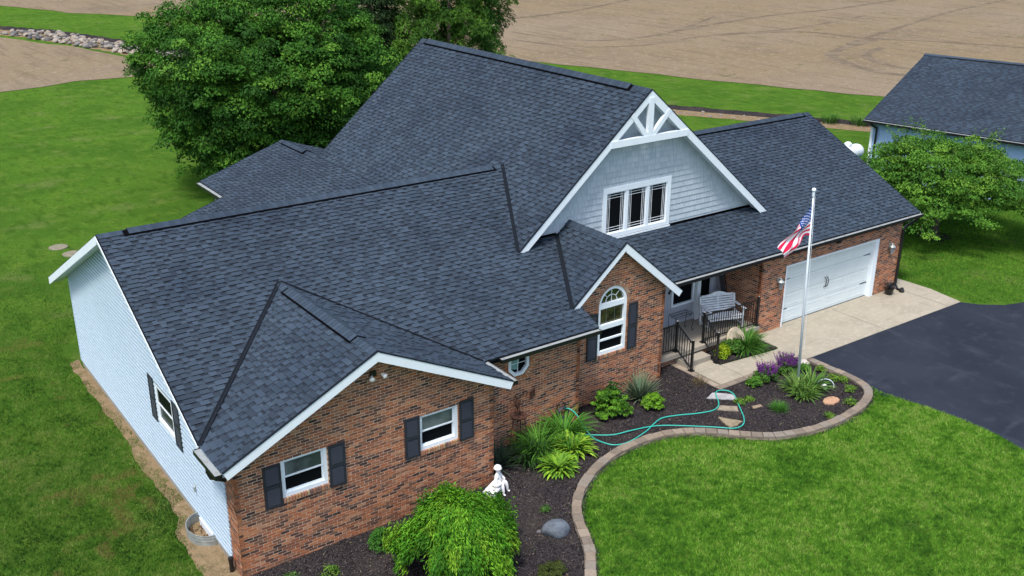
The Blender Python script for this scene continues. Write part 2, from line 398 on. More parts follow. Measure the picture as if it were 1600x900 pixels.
slope3('roof_slope', [[zB2(10.04, YGB), zB2(13.2, YGB), zB2(13.2, 19.93), zB2(10.04, 19.93)]], (.335, 0, 1), 9)
# slopes on the far side, plain where they face away
zmb = lambda x, y: (x, y, zR-.47*(y-yR)); zpb = lambda x, y: (x, y, zGR-mP*(y-yGR))
slope3('roof_slope', [[zmb(xL, yR), zmb(11.2, yR), zmb(10.1, 10.2), zmb(7.2, 13.95), zmb(xL, 13.95)]], (0, .47, 1), 10)
slope3('roof_slope', [[zpb(17.94, yGR), zpb(xGR, yGR), zpb(xGR, 13.1), zpb(21.2, 13.1)]], (0, mP, 1), 11)
slope3('roof_slope', [[zgr(XG, YGK), zgr(20.22, YGK), zgr(17.94, yGR), zgr(17.94, 10), zgr(XG, 10)], [zgr(XG, 10), zgr(17.94, 10), zgr(21.1, 13.2), zgr(21.1, YGB), zgr(XG, YGB)]], (mGR, 0, 1), 12)
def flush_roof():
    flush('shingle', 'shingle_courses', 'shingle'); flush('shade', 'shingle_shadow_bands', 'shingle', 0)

# ridge caps and ridge vents
def ridge(a, b, sl, sr, vent=None, capw=.16, dx=(1, 0, 0)):
    """a->b ridge line; sl/sr slope down each side; dx horizontal direction of the sr side"""
    a, b = Vector(a), Vector(b); L = (b-a).length; d = (b-a)/L; dx = Vector(dx)
    dl = (-dx*1+Vector((0, 0, -sl))).normalized(); dr = (dx+Vector((0, 0, -sr))).normalized()
    nl = (Vector((0, 0, 1))-dl*dl.z).normalized(); nr = (Vector((0, 0, 1))-dr*dr.z).normalized()
    step = .145; n = int(L/step); step = L/n; cache = {}
    for i in range(n):
        t = i*step; on = vent and vent[0] <= t <= vent[1]
        lift = .055 if on else .026; key = (on, i % 5)
        if key not in cache:
            mb = MB(); c = [SH_HI[0], SH_HI[2], SH_HI[3], SH_HI[5], SH_HI[1]][i % 5]; wv = capw+(.02 if on else 0)
            for dd, nn in ((dl, nl), (dr, nr)):
                for s0, h0 in ((0, .012), (step, 0)):
                    pass
                p = [Vector((0, 0, lift)), dd*wv+nn*(lift*.85), dd*wv+nn*(lift*.85)+d*(step), Vector((0, 0, lift))+d*step]
                q = [x+nn*.011 if j < 2 else x+nn*.003 for j, x in enumerate(p)]
                mb.prism(p, q, c)
            o = mb.build('ridge_cap', 'shingle', HOUSE); cache[key] = o.data
        else: o = link('ridge_cap', cache[key], HOUSE)
        o.location = a+d*t
    if vent:
        mb = MB(); p0, p1 = a+d*vent[0], a+d*(vent[1]+step)
        for dd, nn in ((dl, nl), (dr, nr)):
            f = [p0+nn*.014, p0+dd*(capw+.060)+nn*.020, p1+dd*(capw+.060)+nn*.020, p1+nn*.014]  # black vent reaches past the caps, drawing the gap and shadow beneath them
            mb.prism(f, [x+nn*.018 for x in f])
        mb.build('ridge_vent', 'vent', HOUSE)
ridge((xL, yR, zR), (11.75, yR, zR), mM, .47, (.60, 11.55), dx=(0, 1, 0))
ridge((XW, YK, ZW), (XW, 4.61, ZW), mW, mW, (.85, 4.3))
ridge((XA, YAK, ZA), (XA, YG, ZA), mA, mA, None)
ridge((XG, YGK, ZG), (XG, YGB, ZG), mGL, mGR, (.75, 12.3))
ridge((17.94, yGR, zGR), (xGR, yGR, zGR), mP, mP, (.2, 8.3), dx=(0, 1, 0))
ridge((10.04, YGB, 4.28), (10.04, 19.93, 4.28), .335, .335, (.9, 2.8))

# valleys
def valley(a, b, n1, n2, wd=.085):
    a, b = Vector(a), Vector(b); d = (b-a).normalized(); mb = MB()
    for n, sgn in ((Vector(n1).normalized(), 1), (Vector(n2).normalized(), -1)):
        s = d.cross(n).normalized(); s = s if s.z > 0 else -s
        f = [a+n*.020, a+s*wd*.7+n*.030, b+s*wd*.7+n*.030, b+n*.020]
        mb.prism(f, [x+n*.006 for x in f])
        e = a+s*wd*.7+n*.036; mb.beam(e, e+(b-a), .016, .014, n)
    return mb.build('valley_flashing', 'flash', HOUSE)
nM, nWL, nWR = (0, -mM, 1), (-mW, 0, 1), (mW, 0, 1)
valley((xL, .93, zE), (XW, 4.61, ZW), nM, nWL); valley((6.767, .93, zE), (XW, 4.61, ZW), nWR, nM, .045)
valley((9.95, 3.83, zmain(3.83)), (11.753, yR, zR), (-mGL, 0, 1), nM)
valley((10.16, 1.66, zmain(1.66)), (11.552, 4.16, zmain(4.16)), (-mA, 0, 1), nM, .095)
valley((14.21, 2.23, 2.855), (13.06, 4.16, 3.811), (mA, 0, 1), (0, -mP, 1), .09)

# fascia, rake boards, soffits
def rake(p_apex, p_tip, y, dep=.17, th=.035, name='rake_board', drip=True, ret=.35, parent=HOUSE):
    a, b = Vector(p_apex), Vector(p_tip); d = (b-a).normalized(); n = Vector((0, -1, 0)); dn = d.cross(n).normalized()
    if dn.z > 0: dn = -dn
    mb = MB(); top = a-dn*-0.0; vert = Vector((0, 0, -1))
    # plumb cut at the apex
    k = dep/abs(dn.z)
    f = [a+vert*0, b, b+dn*dep*.98, a+vert*k]
    mb.prism([x+n*.002 for x in f], [x+n*(th+.002) for x in f])
    o = mb.build(name, 'white', parent)
    if drip:
        m2 = MB(); e0, e1 = a-dn*.012+n*.022, b-dn*.012+n*.022
        m2.beam(e0, e1, .05, .022, -dn); m2.build('drip_edge', 'flash', parent)
    # soffit under the overhang
    m3 = MB(); s = [a+vert*k*.8, b+dn*dep*.8, b+dn*dep*.8-n*ret, a+vert*k*.8-n*ret]
    m3.prism(s, [x-dn*.015 for x in s]); m3.build('soffit', 'white', parent)
    return o
rake((XW, YK, ZW), (xL, YK, zE), YK, .20); rake((XW, YK, ZW), (6.767, YK, zE), YK, .20)
rake((XA, YAK, ZA), (10.17, YAK, zal(10.17, 0)[2]), YAK, .15, ret=.2); rake((XA, YAK, ZA), (14.239, YAK, 2.83), YAK, .20, ret=.2)
rake((XG, YGK, ZG), (9.97, YGK, zgl(9.97, 0)[2]), YGK, .20); rake((XG, YGK, ZG), (20.22, YGK, zgr(20.22, 0)[2]), YGK, .22)
def rakex(p0, p1, x, sx, dep=.17, ret=.3):               # boards on planes x = const
    a, b = Vector(p0), Vector(p1); n = Vector((sx, 0, 0)); k = dep/abs((b-a).normalized().cross(n).z); z = Vector((0, 0, -1))
    mb = MB(); f = [a, b, b+z*k, a+z*k]; mb.prism([q+n*.002 for q in f], [q+n*.032 for q in f]); mb.build('rake_board', 'white', HOUSE)
    m2 = MB(); m2.beam(a+n*.012+z*-.008, b+n*.012+z*-.008, .018, .016); m2.build('drip_edge', 'flash', HOUSE)
    m3 = MB(); s = [a+z*k*.85, b+z*k*.85, b+z*k*.85-n*ret, a+z*k*.85-n*ret]; m3.prism(s, [q-z*.012 for q in s]); m3.build('soffit', 'white', HOUSE)
rakex((xL-.012, yR, zR), (xL-.012, .95, zE+.01), xL, -1, .075); rakex((xL, yR, zR), (xL, 13.95, 2.56), xL, -1, .20, .34)
rakex((xGR, yGR, zGR), (xGR, yP, zP), xGR, 1, .15); rakex((xGR, yGR, zGR), (xGR, 13.1, 2.85), xGR, 1, .15)
# back rake ends
for a, b in (((XG, YGB, ZG), (10.04, YGB, 4.28)), ((10.04, 19.93, 4.28), (6.59, 19.93, 3.124)), ((6.59, 17.45, 3.124), (5, 17.45, 2.59))):
    m2 = MB(); m2.beam(Vector(a)+Vector((0, .02, -.05)), Vector(b)+Vector((0, .02, -.05)), .04, .12); m2.build('rake_board', 'flash', HOUSE)

# gutters: trough seen from above, dark face
def gutter(p0, p1, out, name='gutter', inner='gutter', w=.15, h=.10, endcap='white', outer='black'):
    p0, p1, o = Vector(p0), Vector(p1), Vector(out).normalized(); z = Vector((0, 0, 1)); root = None
    q0, q1 = p0-z*.02, p1-z*.02
    def strip(a, b, m, nm, par):
        mb = MB(); f = [q0+a, q1+a, q1+b, q0+b]; nn = (f[1]-f[0]).cross(f[2]-f[1]).normalized()*.006
        mb.prism(f, [x+nn for x in f]); return mb.build(nm, m, par)
    root = strip(o*w, o*w-z*h, outer, name, HOUSE)
    strip(-z*h, o*w-z*h, outer, 'gutter_underside', root); 
    strip(o*.006-z*.018, o*(w-.006)-z*.018, inner, 'gutter_trough', root)
    strip(o*w, o*(w-.012), 'gutter', 'gutter_lip', root)
    for q in (q0, q1):
        mb = MB(); d = (p1-p0).normalized()*.004; f = [q, q+o*w, q+o*w-z*h, q-z*h]; mb.prism([x-d for x in f], [x+d for x in f]); mb.build('end_cap', outer, root)
    return root
gutter((7.25, .93, zE), (10.46, .93, zE), (0, -1, 0))
gutter((14.45, yP, zP), (xGR, yP, zP), (0, -1, 0))
gutter((xL, .93, zE), (xL, YK, zE), (-1, 0, 0)); gutter((6.767, .93, zE), (6.767, YK, zE), (1, 0, 0))
gutter((6.59, 17.45, 3.12), (6.59, 19.93, 3.12), (-1, 0, 0)); gutter((xL, 13.95, 2.56), (5.2, 13.95, 2.56), (0, 1, 0))
mb = MB(); mb.tube([(xL-.07, .35, 2.74), (xL-.08, .33, 2.60), (xL-.04, .30, 2.46), (-.06, .28, 2.3)], .045, 8); mb.build('downspout', 'black', HOUSE)
mb = MB(); mb.tube([(6.55, 19.3, 3.0), (6.75, 19.0, 2.75), (6.95, 18.8, 2.5), (6.98, 18.75, .1)], .05, 6); mb.build('downspout', 'black', HOUSE)
# frieze and soffit under the front eaves
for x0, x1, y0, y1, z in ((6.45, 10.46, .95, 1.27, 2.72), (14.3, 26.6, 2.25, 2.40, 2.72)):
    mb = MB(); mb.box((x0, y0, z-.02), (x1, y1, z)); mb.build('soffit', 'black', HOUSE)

# ------------------------------------------------------------------ walls
FP = lambda y: wallplane(0, y, (0, -1, 0))
PW, PO, PA, PG, PGG, PS = FP(0), FP(1.285), FP(YA), FP(2.40), FP(YG), wallplane(0, 0, (-1, 0, 0))
rectholes = lambda rs: (lambda v: sorted((a, b) for a, b, c, d in rs if c < v < d))
# wing
W1, W2 = (1.03, 2.09, 1.60, 2.53), (4.39, 5.43, 1.60, 2.53)
hw = rectholes([(a, b, c-.10, d) for a, b, c, d in (W1, W2)])
ap = ZW-.13; poly = [(.0, 0), (6.44, 0), (6.44, ap-mW*(6.44-XW)), (XW, ap), (0, ap-mW*XW)]
wl = mortar(PW, poly, 'brick_wall', hw, HOUSE); bricks(PW, [(0.005, 0), (6.435, 0)]+poly[2:], wl, hw, 3)
# brick return on the left side, facing the lawn
rl = mortar(PS, [(-.50, 0), (-.0, 0), (-.0, 2.72), (-.50, 2.72)], 'brick_wall', None, HOUSE); bricks(PS, [(-.50, 0), (.012, 0), (.012, 2.72), (-.50, 2.72)], rl, None, 4, shift=.1)
PWR = wallplane(6.44, 0, (1, 0, 0)); rr = mortar(PWR, [(0, 0), (1.3, 0), (1.3, 2.8), (0, 2.8)], 'brick_wall', None, HOUSE); bricks(PWR, [(-.012, 0), (1.28, 0), (1.28, 2.8), (-.012, 2.8)], rr, None, 5)
# wall with the octagonal window
OC, OZ, OR = 8.13, 2.30, .36
def octhole(r):
    def f(v):
        d = abs(v-OZ); 
        if d >= r: return []
        hw_ = r if d < r*.414 else r-(d-r*.414); return [(OC-hw_, OC+hw_)]
    return f
wo = mortar(PO, [(6.4, 0), (10.148, 0), (10.148, 2.78), (6.4, 2.78)], 'brick_wall', octhole(OR), HOUSE)
bricks(PO, [(6.45, 0), (10.145, 0), (10.145, 2.78), (6.45, 2.78)], wo, octhole(OR+.10), 6)
POR = wallplane(10.148, 0, (1, 0, 0)); ro = mortar(POR, [(1.285, 0), (1.95, 0), (1.95, 2.9), (1.285, 2.9)], 'brick_wall', None, HOUSE)
bricks(POR, [(1.273, 0), (1.86, 0), (1.86, 2.9), (1.273, 2.9)], ro, None, 7)
# arched window bay
AW0, AW1, AZ0, AZS = 11.26, 12.30, 1.44, 2.93; AC = (AW0+AW1)/2; AR = (AW1-AW0)/2
def archhole(e, bot=0):
    def f(v):
        if v < AZ0-bot or v > AZS+AR+e: return []
        if v <= AZS: return [(AW0-e, AW1+e)]
        h = math.sqrt(max(0, (AR+e)**2-(v-AZS)**2)); return [(AC-h, AC+h)]
    return f
apA = ZA-.13; xa1 = 13.77
polyA = [(10.1, 0), (xa1, 0), (xa1, apA-mA*(xa1-XA)), (XA, apA), (10.2, apA-mA*(XA-10.2)), (10.1, 2.9)]
wa = mortar(PA, polyA, 'brick_wall', archhole(.0, .0), HOUSE, row=.0677/4)
ha = archhole(.105, .0)
def ha2(v): return archhole(.105)(v) if v > AZS else (archhole(.0, .10)(v))
bricks(PA, polyA, wa, ha2, 8)
PAR = wallplane(xa1, 0, (1, 0, 0)); ra = mortar(PAR, [(YA, 0), (4.0, 0), (4.0, 2.9), (YA, 2.9)], 'brick_wall', None, HOUSE)
bricks(PAR, [(YA-.012, 0), (3.95, 0), (3.95, 2.9), (YA-.012, 2.9)], ra, None, 9)
# garage front, porch side of the garage, far side walls
GD0, GD1, GH = 19.785, 24.743, 2.20
hg = rectholes([(GD0, GD1, -1, GH)])
wg = mortar(PG, [(18.584, 0), (26.02, 0), (26.02, 2.72), (18.584, 2.72)], 'brick_wall', hg, HOUSE)
bricks(PG, [(18.575, 0), (26.02, 0), (26.02, 2.72), (18.575, 2.72)], wg, hg, 10, bright=1.12)
PGL = wallplane(18.584, 0, (-1, 0, 0)); gl = mortar(PGL, [(-4.1, 0), (-2.4, 0), (-2.4, 2.78), (-4.1, 2.78)], 'brick_wall', None, HOUSE)
bricks(PGL, [(-4.05, 0), (-2.388, 0), (-2.388, 2.78), (-4.05, 2.78)], gl, None, 11)
mb = MB()
mb.box((25.92, 2.5, 0), (26.02, 12.9, 2.8)); mb.add([(26.0, 2.5, 2.8), (26.0, 12.9, 2.8), (26.0, yGR, 5.35)], [(0, 1, 2)])
mb.build('garage_end_wall', 'siding', HOUSE)
mb = MB(); mb.box((18, 12.8, 0), (26.0, 12.9, 2.8)); mb.box((7.0, 13.5, 0), (17, 13.6, 2.6)); mb.box((7.0, 13.6, 0), (7.1, 19.6, 3.0)); mb.box((7.1, 19.5, 0), (17, 19.6, 2.6))
mb.add([(10.3, 16.5, 2.6), (20, 16.5, 2.6), (XG, 16.5, 8.0)], [(0, 1, 2)]); mb.build('rear_wall', 'siding', HOUSE)
# left gable wall in lap siding
SW = (3.60, 4.84, 1.62, 2.70)                            # window in y
hs = lambda v: [(-SW[1], -SW[0])] if SW[2] < v < SW[3] else []
z0 = .2; yb = 12.70; yf = .50
mb = MB(); mb.box((.0, yf, 0), (.12, yb, z0+.02)); mb.build('foundation', 'concrete2', HOUSE)
apS = zR-.14
polyS = [(-yb, z0), (-yf, z0), (-yf, apS-mM*(yR-yf)), (-yR, apS), (-yb, apS-.47*(yb-yR))]
ws = mortar(PS, polyS, 'siding_wall', hs, HOUSE, m='siding', row=.05)
planks(PS, polyS, ws, 'siding_board', .118, .030, (1, 1, 1), hs)
mb = MB(); mb.box((-.028, yb-.03, z0), (.05, yb+.06, 2.95)); mb.build('corner_trim', 'siding', HOUSE)
mb = MB(); mb.tube([(-.02, 2.55, 1.02), (-.06, 2.52, .98), (-.06, 2.5, .86)], .022, 6); mb.build('wall_faucet', 'galv', HOUSE)
# big gable in shake siding
GW = (13.245, 15.995, 3.866, 5.437)
hgb = rectholes([(GW[0], GW[1], GW[2], GW[3])])
apG = ZG-.16; polyG = [(10.0, apG-mGL*(XG-10.0)), (10.0, 3.5), (20.1, 3.5), (20.1, apG-mGR*(20.1-XG)), (XG, apG)]
wgg = mortar(PGG, polyG, 'gable_wall', hgb, HOUSE, m='siding', row=.05)
R = random.Random(5); pG = ccw(polyG); v = 3.6
SK = [(.41, .475, .53), (.43, .495, .55), (.38, .445, .50), (.42, .485, .535)]
while v < apG:
    u = 9.9-R.random()*.2
    while u < 20.3:
        w_ = R.choice([.10, .14, .18, .24]); c = R.choice(SK); segs = [(u, u+w_-.006)]
        for a, b in hgb(v+.09): segs = [t for s0, s1 in segs for t in ((s0, min(a, s1)), (max(b, s0), s1)) if t[1]-t[0] > .01]
        for s0, s1 in segs:
            q = clip([(s0, v), (s1, v), (s1, v+.178), (s0, v+.178)], pG)
            if len(q) >= 3 and area(q) > 1e-3: piece('shake', PGG, q, v, .178, .022, .004, 0, c, wgg, round(w_, 2) if abs(area(q)-(w_-.006)*.178) < 1e-5 else None)
        u += w_
    v += .178

# ------------------------------------------------------------------ windows, shutters, doors
def dh_window(P, u0, u1, v0, v1, dep=.10, fr=.075, top='glass_blind', bot='glass', proud=.0):
    """double-hung: frame > upper and lower sash, panes"""
    mb = MB()
    f = fr
    for a in ((u0, u0+f, v0, v1), (u1-f, u1, v0, v1), (u0+f, u1-f, v0, v0+f*1.25), (u0+f, u1-f, v1-f, v1)):
        mb.pbox(P, *a, -dep-.02, proud-.02)
    mb.pbox(P, u0, u1, v0, v1, -dep-.06, -dep-.021)
    root = mb.build('window', 'white', HOUSE)
    vm = (v0+v1)/2; s = .035
    for k, (a, b, n, g) in enumerate(((v0+f*1.25, vm+.015, -dep+.01, bot), (vm-.015, v1-f, -dep+.03, top))):
        mb = MB()
        for q in ((u0+f, u0+f+s, a, b), (u1-f-s, u1-f, a, b), (u0+f+s, u1-f-s, a, a+s), (u0+f+s, u1-f-s, b-s, b)): mb.pbox(P, *q, n-.02, n+.012)
        mb.build('sash', 'white', root)
        mb = MB(); mb.pbox(P, u0+f+s, u1-f-s, a+s, b-s, n-.018, n-.006); mb.build('pane', g, root)
    return root
def rowlock(P, u0, u1, v, par, out=.03, h=.10, col=None, seed=1):
    R = random.Random(seed); u = u0
    while u < u1-.02:
        w_ = min(.062, u1-u); c = R.choices(BR, BRW)[0]; c = tuple(min(.4, x*1.25+.04) for x in c)
        mb = MB(); mb.pbox(P, u, u+w_-.008, v-h, v, -.05, out, c); mb.build('sill_brick', 'brick', par); u += w_+.006
for (a, b, c, d), t in ((W1, 'glass_blind'), (W2, 'glass_blind')):
    dh_window(PW, a, b, c, d, top=t); rowlock(PW, a, b, c, wl, seed=int(a*10))
dh_window(PS, -SW[1], -SW[0], SW[2], SW[3], dep=.02, proud=.05, top='glass', bot='screen')
def shutter(P, u0, u1, v0, v1):
    mb = MB(); f = .05; n0, n1 = .014, .05
    for q in ((u0, u0+f, v0, v1), (u1-f, u1, v0, v1), (u0+f, u1-f, v0, v0+f), (u0+f, u1-f, v1-f, v1), (u0+f, u1-f, (v0+v1)/2-.035, (v0+v1)/2+.035)): mb.pbox(P, *q, n0, n1)
    mb.pbox(P, u0+f, u1-f, v0+f, v1-f, n0, .022)
    root = mb.build('shutter', 'shutter', HOUSE)
    m2 = MB(); v = v0+f+.01
    while v < v1-f-.03:
        if abs(v+.015-(v0+v1)/2) > .05:
            m2.quadbox([P(u0+f, v, .02), P(u1-f, v, .02), P(u1-f, v, .045), P(u0+f, v, .045), P(u0+f, v+.028, .02), P(u1-f, v+.028, .02), P(u1-f, v+.03, .026), P(u0+f, v+.03, .026)])
        v += .036
    tag(m2.build('louvres', 'shutter', root), kind='stuff')
for q in ((.62, 1.01, 1.48, 2.49), (2.11, 2.50, 1.49, 2.52), (3.99, 4.38, 1.53, 2.56), (5.46, 5.85, 1.54, 2.58)): shutter(PW, *q)
shutter(PS, -5.30, -4.90, 1.58, 2.74); shutter(PS, -3.56, -3.13, 1.58, 2.74)
shutter(PA, 10.85, 11.22, 1.38, 2.78); shutter(PA, 12.36, 12.69, 1.38, 2.80)

# octagonal window
def octring(P, c, z, r0, r1, n0, n1, name, m, par):
    mb = MB()
    for k in range(8):
        a0, a1 = PI/8+k*PI/4, PI/8+(k+1)*PI/4; R0, R1 = r0/math.cos(PI/8), r1/math.cos(PI/8)
        q = [(c+R0*math.cos(a0), z+R0*math.sin(a0)), (c+R1*math.cos(a0), z+R1*math.sin(a0)), (c+R1*math.cos(a1), z+R1*math.sin(a1)), (c+R0*math.cos(a1), z+R0*math.sin(a1))]
        mb.prism([P(u, v, n0) for u, v in q], [P(u, v, n1) for u, v in q])
    return mb.build(name, m, par)
ow = octring(PO, OC, OZ, .245, .33, -.09, .0, 'window', 'white', HOUSE)
mb = MB(); q = [(OC+.26/math.cos(PI/8)*math.cos(PI/8+k*PI/4), OZ+.26/math.cos(PI/8)*math.sin(PI/8+k*PI/4)) for k in range(8)]
mb.prism([PO(u, v, -.09) for u, v in q], [PO(u, v, -.075) for u, v in q]); mb.build('pane', 'glass', ow)
mb = MB(); q = [(OC-.24, OZ-.12), (OC+.02, OZ-.20), (OC+.07, OZ+.23), (OC-.11, OZ+.25), (OC-.25, OZ+.1)]
mb.prism([PO(u, v, -.074) for u, v in q], [PO(u, v, -.070) for u, v in q]); mb.build('curtain', 'curtain', ow)
mb = MB(); mb.pbox(PO, OC-.007, OC+.007, OZ-.25, OZ+.25, -.068, -.055); mb.pbox(PO, OC-.25, OC+.25, OZ-.007, OZ+.007, -.068, -.056); mb.build('grille', 'white', ow)
R = random.Random(3)
for k in range(8):                                       # angled bricks round it
    for j in range(4):
        a0, a1 = PI/8+k*PI/4, PI/8+(k+1)*PI/4; R0, R1 = .345/math.cos(PI/8), .455/math.cos(PI/8)
        L2 = lambda r, t: (OC+r*((1-t)*math.cos(a0)+t*math.cos(a1)), OZ+r*((1-t)*math.sin(a0)+t*math.sin(a1)))
        t0, t1 = j/4+.03, (j+1)/4-.03; q = [L2(R0, t0), L2(R1, t0), L2(R1, t1), L2(R0, t1)]
        if max(v for u, v in q) > 2.72: continue
        c = R.choice([BR[0], BR[5], BR[7], BR[6], BR[9]]); mb = MB(); mb.prism([PO(u, v, -.08) for u, v in q], [PO(u, v, .018) for u, v in q], c); mb.build('surround_brick', 'brick', wo)
# arched window
mb = MB(); f = .085
def archring(mb, P, r0, r1, n0, n1, zc=AZS, c=AC, n=20, a0=0, a1=PI, col=(1, 1, 1)):
    for k in range(n):
        t0, t1 = a0+(a1-a0)*k/n, a0+(a1-a0)*(k+1)/n
        q = [(c+r0*math.cos(t0), zc+r0*math.sin(t0)), (c+r1*math.cos(t0), zc+r1*math.sin(t0)), (c+r1*math.cos(t1), zc+r1*math.sin(t1)), (c+r0*math.cos(t1), zc+r0*math.sin(t1))]
        mb.prism([P(u, v, n0) for u, v in q], [P(u, v, n1) for u, v in q], col)
archring(mb, PA, AR-f, AR-.002, -.12, -.01)
for q in ((AW0, AW0+f, AZ0, AZS), (AW1-f, AW1, AZ0, AZS), (AW0+f, AW1-f, AZ0, AZ0+.10), (AW0+f, AW1-f, AZS-.10, AZS+.05), (AW0+f, AW1-f, 2.20, 2.34)): mb.pbox(PA, *q, -.12, -.01)
aw = mb.build('window', 'white', HOUSE)
mb = MB(); mb.pbox(PA, AW0+.1, AW1-.1, 1.84, 1.89, -.10, -.035); mb.build('sash', 'white', aw)
for a, b, g in ((1.52, 1.85, 'glass'), (1.88, 2.21, 'glass'), (2.33, 2.84, 'glass_green')):
    mb = MB(); mb.pbox(PA, AW0+.08, AW1-.08, a, b, -.10, -.085); mb.build('pane', g, aw)
mb = MB(); q = [(AC+(AR-.06)*math.cos(t), AZS+.04+(AR-.08)*math.sin(t)) for t in [PI*k/16 for k in range(17)]]
mb.prism([PA(u, v, -.10) for u, v in q], [PA(u, v, -.085) for u, v in q]); mb.build('pane', 'glass_green', aw)
mb = MB(); archring(mb, PA, .20, .218, -.084, -.07, zc=AZS+.04, n=14)
for t in (PI/2, PI/4, 3*PI/4): mb.beam(PA(AC+(0 if t == PI/2 else .2*math.cos(t)), AZS+.04+(0 if t == PI/2 else .2*math.sin(t)), -.077), PA(AC+.44*math.cos(t), AZS+.04+.42*math.sin(t), -.077), .016, .014, (0, 1, 0))
mb.build('grille', 'white', aw)
mb = MB(); mb.pbox(PA, AC-.16, AC-.155, 2.36, 2.82, -.084, -.08); mb.pbox(PA, AC+.14, AC+.145, 2.36, 2.82, -.084, -.08); mb.build('grille', 'galv', aw)
rowlock(PA, AW0-.04, AW1+.04, AZ0, wa, seed=9)
R = random.Random(4)
for k in range(26):
    t0, t1 = PI*k/26+.006, PI*(k+1)/26-.012; r0, r1 = AR+.005, AR+.10
    q = [(AC+r*math.cos(t), AZS+r*math.sin(t)) for r, t in ((r0, t0), (r1, t0), (r1, t1), (r0, t1))]
    c = R.choice([(.30, .17, .11), (.34, .22, .15), (.27, .15, .10), (.36, .25, .18)]); mb = MB(); mb.prism([PA(u, v, -.1) for u, v in q], [PA(u, v, .018) for u, v in q], c); mb.build('arch_brick', 'brick', wa)
for sx in (AW0-.10, AW1+.005):
    for k in range(5):
        mb = MB(); z_ = AZS-.066*(k+1); mb.pbox(PA, sx, sx+.095, z_+.004, z_+.06, -.05, .014, R.choice(BR[5:8])); mb.build('arch_brick', 'brick', wa)
# gable window: three lights with prairie grilles
mb = MB(); u0, u1, v0, v1 = GW; f = .15
for q in ((u0, u0+f, v0, v1), (u1-f, u1, v0, v1), (u0+f, u1-f, v0, v0+.14), (u0+f, u1-f, v1-.16, v1)): mb.pbox(PGG, *q, -.05, .045)
iw = (u1-u0-2*f); lw = (iw-2*.11)/3
for k in (1, 2): mb.pbox(PGG, u0+f+k*lw+(k-1)*.11, u0+f+k*lw+k*.11, v0+.14, v1-.16, -.05, .035)
mb.pbox(PGG, u0-.03, u1+.03, v0-.05, v0, -.01, .065)
gw = mb.build('window', 'white', HOUSE)
for k in range(3):
    a = u0+f+k*(lw+.11); b = a+lw; c, d = v0+.14, v1-.16
    mb = MB(); mb.pbox(PGG, a, b, c, d, -.04, -.02); mb.build('pane', 'glass', gw)
    mb = MB(); mb.pbox(PGG, a, a+.03, c, d, -.02, .012); mb.pbox(PGG, b-.03, b, c, d, -.02, .012); mb.pbox(PGG, a+.03, b-.03, c, c+.03, -.02, .012); mb.pbox(PGG, a+.03, b-.03, d-.03, d, -.02, .012); mb.build('sash', 'white', gw)
    mb = MB(); g = .0065
    for x in (a+.09, a+.15, b-.09, b-.15): mb.pbox(PGG, x-g, x+g, c+.03, d-.03, -.018, -.010)
    for z in (c+.10, c+.18, d-.10, d-.18): mb.pbox(PGG, a+.03, b-.03, z-g, z+g, -.017, -.009)
    mb.build('grille', 'wood', gw)
mb = MB(); mb.beam((13.0, 4.14, 3.845), (20.05, 4.14, 3.845), .05, .07); mb.beam((10.2, 4.14, 4.40), (11.5, 4.14, 4.40), .05, .06); mb.build('wall_flashing', 'vent', HOUSE)
# truss ornament in the big gable
PT = FP(YGK)
def tbeam(a, b, w_, name, n0=-.06, n1=.055):
    a, b = Vector((a[0], a[1])), Vector((b[0], b[1])); d = (b-a).normalized(); s = Vector((-d.y, d.x))*w_/2
    q = [a-s, b-s, b+s, a+s]; mb = MB(); mb.prism([PT(p.x, p.y, n0) for p in q], [PT(p.x, p.y, n1) for p in q]); return mb.build(name, 'white', HOUSE)
tbeam((XG-1.52, 6.83), (XG+1.56, 6.83), .20, 'collar_beam', -.06, .058)
tbeam((XG, 6.90), (XG, 8.05), .19, 'king_post', -.06, .052)
tbeam((XG-.12, 6.92), (XG-.74, 7.62), .15, 'truss_strut', -.055, .048); tbeam((XG+.12, 6.92), (XG+.78, 7.62), .15, 'truss_strut', -.055, .046)
# garage door: recessed, four sections of long panels
mb = MB()
for q in ((GD0, GD0+.06, 0, GH), (GD1-.20, GD1, 0, GH), (GD0+.06, GD1-.20, GH-.06, GH)): mb.pbox(PG, *q, -.28, .016)
gf = mb.build('garage_door_frame', 'white', HOUSE)
mb = MB(); dd0, dd1 = GD0+.06, GD1-.20; mb.pbox(PG, dd0, dd1, 0, .035, -.20, -.14); mb.build('weather_seal', 'black', gf)
gd = None; hgt = (GH-.06-.035)/4
mb = MB(); mb.pbox(PG, dd0, dd1, .03, GH-.06, -.26, -.205); gd = mb.build('garage_door', 'door', HOUSE)
for k in range(4):
    a = .035+k*hgt; mb = MB(); mb.pbox(PG, dd0, dd1, a+.006, a+hgt-.006, -.204, -.165)
    n = 4; pwid = (dd1-dd0)/n
    mb.build('door_section', 'door', gd)
    m2 = MB()
    for j in range(n):
        x0, x1, y0, y1 = dd0+j*pwid+.10, dd0+(j+1)*pwid-.10, a+.10, a+hgt-.10
        for q in ((x0, x1, y0, y0+.02), (x0, x1, y1-.02, y1), (x0, x0+.02, y0+.02, y1-.02), (x1-.02, x1, y0+.02, y1-.02)): m2.pbox(PG, *q, -.165, -.158)
    tag(m2.build('embossed_panels', 'door', gd), kind='stuff')
